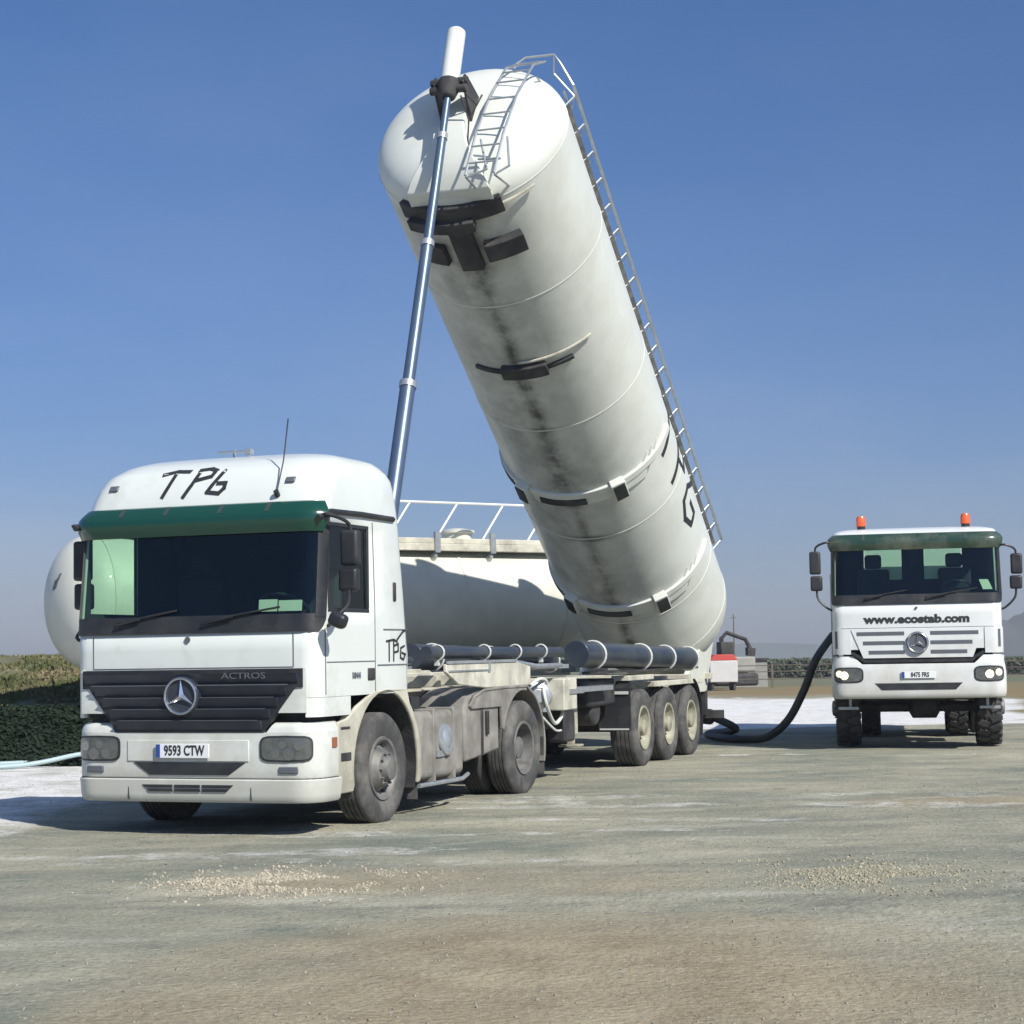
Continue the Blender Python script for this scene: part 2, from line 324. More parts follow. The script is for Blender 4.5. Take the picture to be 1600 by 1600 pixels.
def build_ground_mat():
    t = gm.node_tree; n = t.nodes; L = t.links.new; b = n['Principled BSDF']; b.inputs['Roughness'].default_value = .95
    b.inputs['Specular IOR Level'].default_value = .15
    tc = n.new('ShaderNodeTexCoord'); at = n.new('ShaderNodeAttribute'); at.attribute_name = 'zone'
    sp = n.new('ShaderNodeSeparateColor'); L(at.outputs['Color'], sp.inputs[0])
    def N(scale, det=6, ro=.6, sc=(1, 1, 1)):
        mp = n.new('ShaderNodeMapping'); mp.inputs['Scale'].default_value = sc; L(tc.outputs['Object'], mp.inputs[0])
        k = n.new('ShaderNodeTexNoise'); k.inputs['Scale'].default_value = scale; k.inputs['Detail'].default_value = det; k.inputs['Roughness'].default_value = ro
        L(mp.outputs[0], k.inputs[0]); return k.outputs[0]
    def ramp(f, stops):
        r = n.new('ShaderNodeValToRGB'); e = r.color_ramp.elements
        while len(e) < len(stops): e.new(.5)
        for k, (p, c) in zip(e, stops): k.position = p; k.color = (*c, 1)
        L(f, r.inputs[0]); return r.outputs[0]
    def mix(f, a, c, mode='MIX'):
        m = n.new('ShaderNodeMix'); m.data_type = 'RGBA'; m.blend_type = mode
        if isinstance(f, float): m.inputs[0].default_value = f
        else: L(f, m.inputs[0])
        for s, q in ((6, a), (7, c)):
            if isinstance(q, tuple): m.inputs[s].default_value = (*q, 1)
            else: L(q, m.inputs[s])
        return m.outputs[2]
    def rng(f, a, b_, c=0., d=1.):
        r = n.new('ShaderNodeMapRange'); r.inputs[1].default_value = a; r.inputs[2].default_value = b_; r.inputs[3].default_value = c; r.inputs[4].default_value = d
        L(f, r.inputs[0]); return r.outputs[0]
    base = ramp(N(.45, 10, .66, (.75, 1.2, 1)), [(.37, (.175, .200, .162)), (.465, (.258, .260, .205)), (.54, (.312, .303, .232)), (.64, (.395, .382, .292))])
    base = mix(rng(N(1.5, 10, .72, (.8, 1.2, 1)), .50, .66, 0, .60), base, (.42, .402, .315))
    base = mix(rng(N(2.3, 8, .7), .54, .70, 0, .65), base, (.150, .160, .138))
    base = mix(rng(N(.8, 9, .7, (.35, 1.6, 1)), .56, .66, 0, .35), base, (.52, .52, .47))
    tk = n.new('ShaderNodeAttribute'); tk.attribute_name = 'track'
    tm = n.new('ShaderNodeMath'); tm.operation = 'MULTIPLY'; L(tk.outputs['Fac'], tm.inputs[0]); L(rng(N(5, 6, .7), .35, .6, .15, .6), tm.inputs[1])
    base = mix(tm.outputs[0], base, (.165, .168, .145))
    base = mix(at.outputs['Alpha'], base, mix(rng(N(1.7, 9, .72), .38, .64), (.272, .226, .150), (.380, .330, .228)))
    base = mix(rng(sp.outputs[1], 0, 1), base, ramp(N(.12, 6), [(.35, (.25, .17, .085)), (.65, (.20, .185, .10))]))
    base = mix(rng(sp.outputs[2], 0, 1), base, ramp(N(.02, 6), [(.35, (.12, .14, .085)), (.65, (.17, .165, .10))]))
    nl = n.new('ShaderNodeMath'); nl.operation = 'ADD'; L(sp.outputs[0], nl.inputs[0]); L(rng(N(3.2, 8, .7), .3, .7, -.28, .28), nl.inputs[1])
    base = mix(rng(nl.outputs[0], .25, .8, 0, .96), base, mix(rng(N(2.0, 7, .7), .4, .7), (.80, .80, .80), (.60, .60, .58)))
    # grit: fine speckle and small stones
    base = mix(rng(N(24, 6, .75), .46, .62, .0, .60), base, mix(.5, base, (.07, .07, .06)))
    base = mix(rng(N(31, 5, .7), .54, .66, .0, .45), base, mix(.5, base, (.62, .60, .52)))
    vo = n.new('ShaderNodeTexVoronoi'); vo.inputs['Scale'].default_value = 16; L(tc.outputs['Object'], vo.inputs[0])
    ln = n.new('ShaderNodeMath'); ln.operation = 'LESS_THAN'; L(vo.outputs['Distance'], ln.inputs[0]); L(rng(N(1.2, 5, .6), .52, .8, .0, .22), ln.inputs[1])
    cc = n.new('ShaderNodeMix'); cc.data_type = 'RGBA'; cc.inputs[6].default_value = (.20, .19, .16, 1); cc.inputs[7].default_value = (.42, .39, .32, 1)
    sc = n.new('ShaderNodeSeparateColor'); L(vo.outputs['Color'], sc.inputs[0]); L(sc.outputs[0], cc.inputs[0])
    base = mix(ln.outputs[0], base, cc.outputs[2])
    L(base, b.inputs['Base Color'])
    bp = n.new('ShaderNodeBump'); bp.inputs['Strength'].default_value = 1.0; bp.inputs['Distance'].default_value = .028
    ad = n.new('ShaderNodeMath'); ad.operation = 'ADD'; L(N(19, 7, .62), ad.inputs[0]); L(N(2.2, 5, .6), ad.inputs[1])
    L(ad.outputs[0], bp.inputs['Height']); L(bp.outputs[0], b.inputs['Normal'])
build_ground_mat()

# grassy bank on the left
bx = [-24+i*.16 for i in range(int(19.5/.16))]; prof = [(28.1, -.08), (28.35, .15), (28.6, .52), (28.85, .74), (29.3, .80), (30.8, .86), (31.5, 1.08), (32.4, 1.38), (33.4, 1.56), (35, 1.58), (39, .8), (42, -.1)]
bank = MB(); pr = []
for (a, b), (c, d) in zip(prof, prof[1:]):
    for k in range(4): pr.append((a+(c-a)*k/4, b+(d-b)*k/4))
pr.append(prof[-1])
bank.v = [Vector((x, y+.25*fbm(x, y, .6), z*(1+.0*x)+.12*fbm(x, y*2, 1.1)*min(1, max(z, 0)*2)+.02*(x+10)*0)) for y, z in pr for x in bx]; w = len(bx)
bank.f = [(i*w+j, i*w+j+1, (i+1)*w+j+1, (i+1)*w+j) for i in range(len(pr)-1) for j in range(w-1)]
mb_ = mat('dry_bank_soil', (.115, .115, .065), .95, var=.35, vscale=2, dust=(.075, .085, .04), dust_amt=.9, dscale=1.5, bump=.8, bscale=8)
struct(obj('bank', bank, mb_, ang=180, fix=False))
def leafmat(name, c1, c2):
    m = mat(name, c1, .8); t = m.node_tree; n = t.nodes; L = t.links.new; b = n['Principled BSDF']
    tc = n.new('ShaderNodeTexCoord'); no = n.new('ShaderNodeTexNoise'); no.inputs['Scale'].default_value = 1.6; no.inputs['Detail'].default_value = 6
    L(tc.outputs['Object'], no.inputs[0]); mr = n.new('ShaderNodeMapRange'); mr.inputs[1].default_value = .38; mr.inputs[2].default_value = .62; L(no.outputs[0], mr.inputs[0])
    mx = n.new('ShaderNodeMix'); mx.data_type = 'RGBA'; mx.inputs[6].default_value = (*c1, 1); mx.inputs[7].default_value = (*c2, 1)
    L(mr.outputs[0], mx.inputs[0]); L(mx.outputs[2], b.inputs['Base Color']); b.inputs['Specular IOR Level'].default_value = .2; return m
def scrub(n, x0, x1, y0, y1, size, tall):
    m = MB(); rnd = random.Random(3)
    for i in range(n):
        x = rnd.uniform(x0, x1); y = y0+(y1-y0)*rnd.random()
        z = interp(prof, y)
        if fbm(x, y, .9) < -.12: continue
        k = rnd.choice((2, 3, 4)); hh = tall*rnd.uniform(.4, 1.2)
        for q in range(k):
            a = rnd.uniform(0, 2*pi); l = hh*rnd.uniform(.5, 1); wd = size*rnd.uniform(.5, 1.2); t = rnd.uniform(0, .5)*l
            d = Vector((math.cos(a), math.sin(a), 0)); s_ = Vector((-d.y, d.x, 0))
            p = Vector((x, y, z-.03))+d*rnd.uniform(0, .08)
            m.add([p-s_*wd*.4, p+s_*wd*.4, p+d*t+Vector((0, 0, l))+s_*wd*.5*rnd.random(), p+d*t*.6+Vector((0, 0, l*.8))-s_*wd], [(0, 1, 2, 3)])
    return m
tag(obj('scrub', scrub(26000, -12.5, -5.6, 28.8, 34, .042, .13), leafmat('dry_green_scrub', (.10, .12, .05), (.23, .205, .12)), ang=180, fix=False),
    'low dry green scrub covering the top of the bank', 'scrub', kind='stuff')
m = MB(); rnd = random.Random(5)
for i in range(26000):
    x = rnd.uniform(-12.5, -5.6); f = rnd.random(); y = 28.05+f*.85+.25*fbm(x, 28.4, .6); z = max(0, interp(prof, 28.05+f*.85))+rnd.uniform(0, .14)
    a = rnd.uniform(0, 2*pi); e = rnd.uniform(-.6, .9); sz = rnd.uniform(.02, .06)
    d = Vector((math.cos(a)*math.cos(e), math.sin(a)*math.cos(e), math.sin(e))); s_ = d.orthogonal().normalized(); c = Vector((x, y-.07, z))
    m.add([c-s_*sz*.5, c+d*sz, c+s_*sz*.5, c-d*sz], [(0, 1, 2, 3)])
tag(obj('ivy_cover', m, leafmat('shade_dark_ivy_leaves', (.010, .020, .012), (.018, .030, .018)), ang=180, fix=False),  # leaf colours darkened: tank shadow on the bank foot painted in
    'creeping plants, their green darkened to stand for shade, on the steep foot of the bank', 'ground cover', kind='stuff')

# far hills
def hill(name, x0, x1, y, hmax, col, seed, n=80, depth=300, base=-14):
    m = MB(); rows = []
    for k, f in enumerate((0, .25, .6, 1, .5)):
        rows.append([Vector((x0+(x1-x0)*i/n, y+depth*k/4, base+f*(hmax*(.45+.55*(.5+.5*math.sin(i/n*pi)))*(1+.35*fbm(i*.35, seed, .35))))) for i in range(n+1)])
    m.v = [p for r in rows for p in r]; w = n+1
    m.f = [(i*w+j, i*w+j+1, (i+1)*w+j+1, (i+1)*w+j) for i in range(4) for j in range(n)]
    return struct(obj(name, m, mat(name+'_scrubland', col, .95, var=.25, vscale=.01), ang=180, fix=False))
hill('hills', -500, 700, 1500, 19, (.09, .11, .085), 1.7)
hill('wooded_hill', 228, 420, 900, 42, (.06, .065, .06), 5.1, depth=180, n=50)

# ---- haze
hz = MB(); hz.box(-900, 900, -30, 1750, -60, 60)
hm = bpy.data.materials.new('haze_air'); hm.use_nodes = True; t = hm.node_tree; t.nodes.remove(t.nodes['Principled BSDF'])
pv = t.nodes.new('ShaderNodeVolumePrincipled'); pv.inputs['Color'].default_value = (.88, .93, 1, 1); pv.inputs['Density'].default_value = .0005
pv.inputs['Anisotropy'].default_value = .2
t.links.new(pv.outputs[0], t.nodes['Material Output'].inputs['Volume'])
HAZE = True
if HAZE:
    struct(obj('haze', hz, hm), None, 'stuff')

# ================================================================== VEHICLE PARTS
TH = .37204; TT = .33957
def arc_pts(c, r, a0, a1, n): return [(c[0]+r*math.cos(R_(a0+(a1-a0)*i/n)), c[1]+r*math.sin(R_(a0+(a1-a0)*i/n))) for i in range(n+1)]
def wheel(parent, xo, y, r, w, kind='front', mt='tyre', mr='rim', side=1, steer=0):
    """wheel with its outer face at x = xo; side=+1: outer face towards +x"""
    s = side; rot = Matrix.Rotation(steer, 3, 'Z'); c = Vector((xo-s*w/2, y, r-.015))
    def T(mb): mb.v = [c+rot@v for v in mb.v]; return mb
    rb = r*.55
    m = MB(); prof = [(-w/2+.03, rb), (-w/2+.005, rb+.05), (-w/2-.012, r*.78), (-w/2+.004, r*.93), (-w/2+.03, r*.985)]
    ng = 4
    for k in range(ng+1):
        a = -w/2+.035+(w-.07)*k/(ng+1); b = -w/2+.035+(w-.07)*(k+1)/(ng+1)
        prof += [(a+.008, r), (b-.006, r)]
        if k < ng: prof += [(b-.004, r-.014), (b+.004, r-.014)]
    prof += [(w/2-.03, r*.985), (w/2-.004, r*.93), (w/2+.012, r*.78), (w/2-.005, rb+.05), (w/2-.03, rb)]
    m.lathe(prof, (0, 0, 0), (1, 0, 0), 56)
    if kind == 'lug':
        nl = 22
        for k in range(nl):
            for q in (-1, 1):
                a = 2*pi*(k+(.5 if q > 0 else 0))/nl; R0 = Matrix.Rotation(a, 3, 'X')
                b = MB().box(min(q*.015, q*(w/2+.004)), max(q*.015, q*(w/2+.004)), -.045, .045, r-.03, r+.022)
                sk = Matrix.Rotation(q*.35, 3, 'Z'); b.v = [R0@(sk@(v-Vector((q*w/4, 0, 0)))+Vector((q*w/4, 0, 0))) for v in b.v]; m.add(b.v, b.f)
                b = MB().box(min(q*(w/2-.03), q*(w/2+.018)), max(q*(w/2-.03), q*(w/2+.018)), -.03, .03, r-.11, r+.005); b.v = [R0@v for v in b.v]; m.add(b.v, b.f)
    W_ = bpy.data.objects.new('wheel', None); S.collection.objects.link(W_); W_.parent = parent; W_.empty_display_size = .1
    obj('tyre', T(m), M[mt], W_, ang=50)
    m = MB(); e = .004
    if kind in ('front', 'lug'):
        pf = [(-w/2+.03, rb-.01), (w/2-.02, rb+.012), (w/2-.006, rb+.006), (w/2-.012, rb-.02), (w/2-.06, rb-.045), (w/2-.075, rb-.07), (w/2-.01, r*.33), (w/2+.015, r*.30), (w/2+.018, r*.24), (w/2+.03, r*.235), (w/2+.075, r*.20), (w/2+.085, r*.12), (w/2+.085, 0)]
        rn = r*.27; xn = w/2+.015
    elif kind == 'trailer':
        pf = [(-w/2+.03, rb-.01), (w/2-.02, rb+.012), (w/2-.006, rb+.006), (w/2-.012, rb-.02), (w/2-.10, rb-.05), (w/2-.12, rb-.08), (w/2-.10, r*.30), (w/2-.09, r*.22), (w/2-.01, r*.205), (w/2+.005, r*.17), (w/2+.005, 0)]
        rn = r*.30; xn = w/2-.10
    else:
        pf = [(-w/2+.03, rb-.01), (w/2-.02, rb+.012), (w/2-.006, rb+.006), (w/2-.012, rb-.02), (w/2-.13, rb-.035), (w/2-.20, rb-.06), (w/2-.215, r*.30), (w/2-.19, r*.25), (w/2-.07, r*.23), (w/2-.055, r*.18), (w/2-.055, 0)]
        rn = r*.33; xn = w/2-.21
    m.lathe([(a, b) for a, b in pf], (0, 0, 0), (1, 0, 0), 40)
    if s < 0: m.v = [Vector((-v.x, v.y, v.z)) for v in m.v]
    nf = len(m.f)
    for k in range(10):
        a = 2*pi*k/10; m.cyl((s*(xn-.01), rn*math.cos(a), rn*math.sin(a)), (s*(xn+.03), rn*math.cos(a), rn*math.sin(a)), .013, n=6)
    nh = len(m.f)
    rh = rb-.065 if kind != 'rear' else rb-.075
    hx = w/2-.062 if kind in ('front', 'lug') else (w/2-.118 if kind == 'trailer' else w/2-.205)
    for k in range(8):
        a = 2*pi*(k+.5)/8; m.cyl((s*(hx-.05), rh*math.cos(a), rh*math.sin(a)), (s*(hx+.012), rh*math.cos(a), rh*math.sin(a)), .02, n=10)
    ro_ = obj('rim', T(m), [M[mr], M['dark'] if kind == 'lug' else M['rim'], M['black']], W_, ang=40)
    for i, p in enumerate(ro_.data.polygons): p.material_index = 0 if i < nf else (1 if i < nh else 2)
    return W_

class Cab:
    """tilting truck cab; local x = to the truck's left, y = rearwards, z = up"""
    def __init__(s, dz=0, high=True):
        s.dz = dz
        s.uf = [(0, .0), (1.8, .0), (2.75, .10), (2.9, .13), (3.02, .17), (3.12, .21), (3.24, .29), (3.33, .43), (3.40, .68), (3.44, .95), (3.455, 1.15)]
        s.hw = [(0, 1.235), (1.8, 1.245), (2.8, 1.24), (3.0, 1.232), (3.2, 1.205), (3.30, 1.15), (3.37, 1.06), (3.42, .90), (3.455, .6)]
        s.ur = [(0, 2.02), (1.6, 2.0), (2.3, 1.90), (2.85, 1.82), (3.16, 1.77), (3.30, 1.72), (3.38, 1.64), (3.43, 1.54), (3.455, 1.42)]
        s.rf = [(0, .15), (2.75, .16), (2.9, .18), (3.1, .25), (3.24, .32), (3.33, .36), (3.455, .22)]
        s.zs = [1.2, 1.32, 1.46, 1.62, 1.82, 1.97, 2.2, 2.45, 2.60, 2.72, 2.82, 2.9, 3.02, 3.12, 3.2, 3.24, 3.27, 3.33, 3.37, 3.40, 3.425, 3.44, 3.455]
        if not high:
            s.uf = [(0, .0), (1.8, .0), (2.75, .10), (2.86, .14), (2.90, .24), (2.93, .42), (2.95, .62)]
            s.hw = [(0, 1.235), (1.8, 1.245), (2.8, 1.225), (2.88, 1.20), (2.91, 1.14), (2.935, 1.02), (2.95, .8)]
            s.ur = [(0, 1.75), (2.3, 1.74), (2.8, 1.68), (2.88, 1.62), (2.91, 1.52), (2.935, 1.35), (2.95, 1.1)]
            s.rf = [(0, .15), (2.75, .16), (2.9, .2), (2.95, .12)]
            s.zs = [1.1, 1.2, 1.32, 1.46, 1.62, 1.82, 1.97, 2.2, 2.45, 2.60, 2.72, 2.80, 2.86, 2.885, 2.90, 2.92, 2.935, 2.95]
    def g(s, z):
        z -= s.dz; return interp(s.uf, z), interp(s.hw, z), interp(s.ur, z), interp(s.rf, z)
    def P(s, t, z, off=0):
        uf, hw, ur, rf = s.g(z); sg = 1 if t >= 0 else -1; a = abs(t); Ls = hw-rf
        if a <= Ls: v, u, n = a, uf, (0, -1)
        elif a <= Ls+rf*pi/2:
            ph = (a-Ls)/rf; v = Ls+rf*math.sin(ph); u = uf+rf*(1-math.cos(ph)); n = (math.sin(ph), -math.cos(ph))
        else: v, u, n = hw, uf+rf+(a-Ls-rf*pi/2), (1, 0)
        u += .035*(min(1, v/hw))**2
        return Vector((sg*(v+n[0]*off), u+n[1]*off, z))
    def T(s, z, k=1.0):    # t value at angle fraction k of the corner
        uf, hw, ur, rf = s.g(z); return hw-rf+rf*pi/2*k
    def panel(s, zs, t0, t1, off=0, th=.01, nt=14, mb=None):
        f = lambda q, z: q(z) if callable(q) else q
        if isinstance(zs, tuple): zs = [zs[0]+(zs[1]-zs[0])*i/6 for i in range(7)]
        A = []; B = []
        for z in zs:
            a, b = f(t0, z), f(t1, z); o = f(off, z)
            A.append([s.P(a+(b-a)*j/nt, z, o) for j in range(nt+1)]); B.append([s.P(a+(b-a)*j/nt, z, o-th) for j in range(nt+1)])
        mb = mb or MB(); return mb.sheet(A, B)
    def shell(s, parent, mt, rearwin=False):
        m = MB(); rows = []; cols = None
        for z0 in s.zs:
            z = z0+s.dz; uf, hw, ur, rf = s.g(z); Ls = hw-rf; half = []
            for k in range(6): half.append(s.P(Ls*k/5, z))
            for k in range(1, 6): half.append(s.P(Ls+rf*pi/2*k/5, z))
            ys_ = [max(.27, uf+rf+.045), 1.06, 1.45, ur-.12]
            for i, yy in enumerate(ys_): half.append(Vector((hw, max(yy, uf+rf+.04+.01*i), z)))
            half[-1].y = max(half[-1].y, half[-2].y+.01)
            for k in (1, 2, 3): a = pi/2*k/3; half.append(Vector((hw-.12*(1-math.cos(a)), ur-.12+.12*math.sin(a), z)))
            half += [Vector((hw*.62, ur+.01, z)), Vector((hw*.14, ur+.01, z))]
            left = [Vector((-p.x, p.y, p.z)) for p in half[::-1]]
            rows.append(left[:-1]+half); cols = len(half)
        n = len(rows[0]); c0 = cols-1
        m.v = [p for r in rows for p in r]; zr = s.zs
        for i in range(len(rows)-1):
            zm = (zr[i]+zr[i+1])/2
            for j in range(n):
                jj = (j+1) % n; a = j-c0; mid = a+.5 if j < n-1 else 99     # half index of the column
                h = abs(mid)
                if 1.82 < zm < 2.72 and h < 8: continue                    # windscreen opening
                if 1.97 < zm < 2.72 and 11 < h < 12: continue              # door window openings
                if rearwin and 2.2 < zm < 2.72 and 18 < h < 20 and mid != 99: continue
                m.f.append((i*n+j, i*n+jj, (i+1)*n+jj, (i+1)*n+j))
        m.f.append(tuple(range(n))[::-1]); m.f.append(tuple((len(rows)-1)*n+j for j in range(n)))
        return obj('cab_body', m, [mt, M['interior']], parent, ang=40, solid=.03)
    def sq(s, c, a, z0, z1, e=4):     # rounded shapes as t-limits
        def h(z):
            q = min(1, abs((z-(z0+z1)/2)/((z1-z0)/2))); return a*(max(0, 1-q**e))**(1/e)
        return (lambda z: c-h(z)-.004), (lambda z: c+h(z)+.004)
    def rows(s, z0, z1, n=12): return [(z0+z1)/2+(z1-z0)/2*math.sin(pi/2*(2*i/n-1)) for i in range(n+1)]

def stroke(C, pts, w, off=.007, th=.010, kind=None):
    """hand-painted stroke: a ribbon following a surface map C(a, b, off)"""
    mb = MB()
    for (a0, b0), (a1, b1) in zip(pts, pts[1:]):
        d = Vector((a1-a0, b1-b0)); l = d.length; d /= l; nn = Vector((-d.y, d.x))*w/2; k = max(2, int(l/.025)); A = []; B = []
        for i in range(k+1):
            p = Vector((a0, b0))+d*(l*i/k+(-w*.35 if i == 0 else (w*.35 if i == k else 0)))
            A.append([C(*(p-nn), off), C(*(p+nn), off)]); B.append([C(*(p-nn), off-th), C(*(p+nn), off-th)])
        mb.sheet(A, B)
    return mb
def star(parent, C, t, z, r, mt, disc=None, oo=.0):
    c = C.P(t, z, oo)
    def f(a, rr, o): return Vector((c.x+rr*math.sin(a), c.y-o, c.z+rr*math.cos(a)))
    m = MB(); m.cyl(f(0, 0, -.03), f(0, 0, .045), r*1.06, n=36); em = obj('emblem', m, M['navy'] if disc is None else disc, parent)
    m = MB()
    m.lathe([(-.012, r*.86), (.012, r*.88), (.018, r*.94), (.012, r), (-.012, r*1.02), (-.012, r*.86)], f(0, 0, .055), (0, -1, 0), 40)
    for k in range(3):
        a = 2*pi*k/3; tip = f(a, r*.9, .06); l = f(a+pi/3, r*.19, .052); rr = f(a-pi/3, r*.19, .052); ct = f(0, 0, .085); bk = f(0, 0, .045)
        m.add([tip, l, ct, rr, bk], [(0, 1, 2), (0, 2, 3), (1, 0, 4), (0, 3, 4), (1, 4, 3, 2)])
    obj('emblem_star', m, mt, em, ang=20, fix=True)
    return em
def plate(parent, C, t, z, w, h, txt, off):
    c = C.P(t, z, off); m = MB().box(c.x-w/2, c.x+w/2, c.y-.012, c.y, c.z-h/2, c.z+h/2); p = obj('number_plate', m, M['plate'], parent, .003)
    m = MB().box(c.x-w/2+.004, c.x-w/2+.045, c.y-.0145, c.y-.010, c.z-h/2+.004, c.z+h/2-.004); obj('blue_band', m, M['plateblue'], p)
    obj('lettering', text_mb(txt, h*.98, lambda x, y, q: Vector((c.x+.02+x, c.y-.013-q, c.z+y)), .002, .003, sx=.72), M['ink'], p)
    return p
def seats(parent, dz, xs=(-.62, .62)):
    for x in xs:
        m = MB().box(x-.26, x+.26, .75, 1.25, 1.55+dz, 1.72+dz); m.box(x-.25, x+.25, 1.18, 1.34, 1.65+dz, 2.35+dz, Matrix.Rotation(-.15, 3, 'X'))
        m.box(x-.13, x+.13, 1.26, 1.38, 2.36+dz, 2.58+dz); obj('seat', m, M['seat'], parent, .05, seg=3)
    m = MB().prism([(.10, 1.55+dz), (.62, 1.55+dz), (.66, 1.80+dz), (.50, 1.92+dz), (.14, 1.83+dz)], 'x', -1.13, 1.13); obj('dashboard', m, M['dash'], parent, .03)
    m = MB(); R0 = Matrix.Rotation(R_(-35), 3, 'X'); c = Vector((.62, .62, 2.0+dz)); ring = [c+R0@Vector((.22*math.cos(a), .22*math.sin(a), 0)) for a in [2*pi*k/24 for k in range(25)]]
    m.tube(ring, .017, 8, False); m.cyl(c, c+R0@Vector((0, 0, -.3)), .03); m.cyl(c+R0@Vector((-.2, 0, 0)), c+R0@Vector((.2, 0, 0)), .018); obj('steering_wheel', m, M['black'], parent)
def mirror(parent, s, x, y, z0, z1, dz=0, low=True, fold=0):
    m = MB().box(x-.07*s, x+.10*s, y-.045, y+.06, z0+(z1-z0)*.42, z1) if s > 0 else MB().box(x-.10, x+.07, y-.045, y+.06, z0+(z1-z0)*.42, z1)
    mi = obj('mirror', m, M['black'], parent, .03, seg=3)
    m = MB().box(x-.09, x+.09, y-.045, y+.055, z0, z0+(z1-z0)*.38); obj('mirror', m, M['black'], parent, .03, seg=3)
    m = MB(); m.tube(smooth_path([(s*1.22, .2, z1+.12), (s*1.32, .14, z1+.13), (x, y, z1+.06), (x, y+.02, z1-.1)], 5), .017, 8)
    m.tube(smooth_path([(x, y+.02, z0+.05), (x-s*.02, y, z0-.12), (s*1.32, .2, z0-.26), (s*1.235, .26, z0-.3)], 5), .017, 8); obj('mirror_arm', m, M['black'], mi)
def wiper(parent, C, t0, t1, z0, z1):
    m = MB(); a = C.P(t0, z0, .05); b = C.P((t0+t1)/2, (z0+z1)/2, .05); m.tube([a, b], .012, 6)
    pts = [C.P(t0+(t1-t0)*k/10*1.25, z0+.02+(z1-z0)*k/10, .035) for k in range(11)]; m.tube(pts, .010, 5); obj('wiper', m, M['black'], parent)

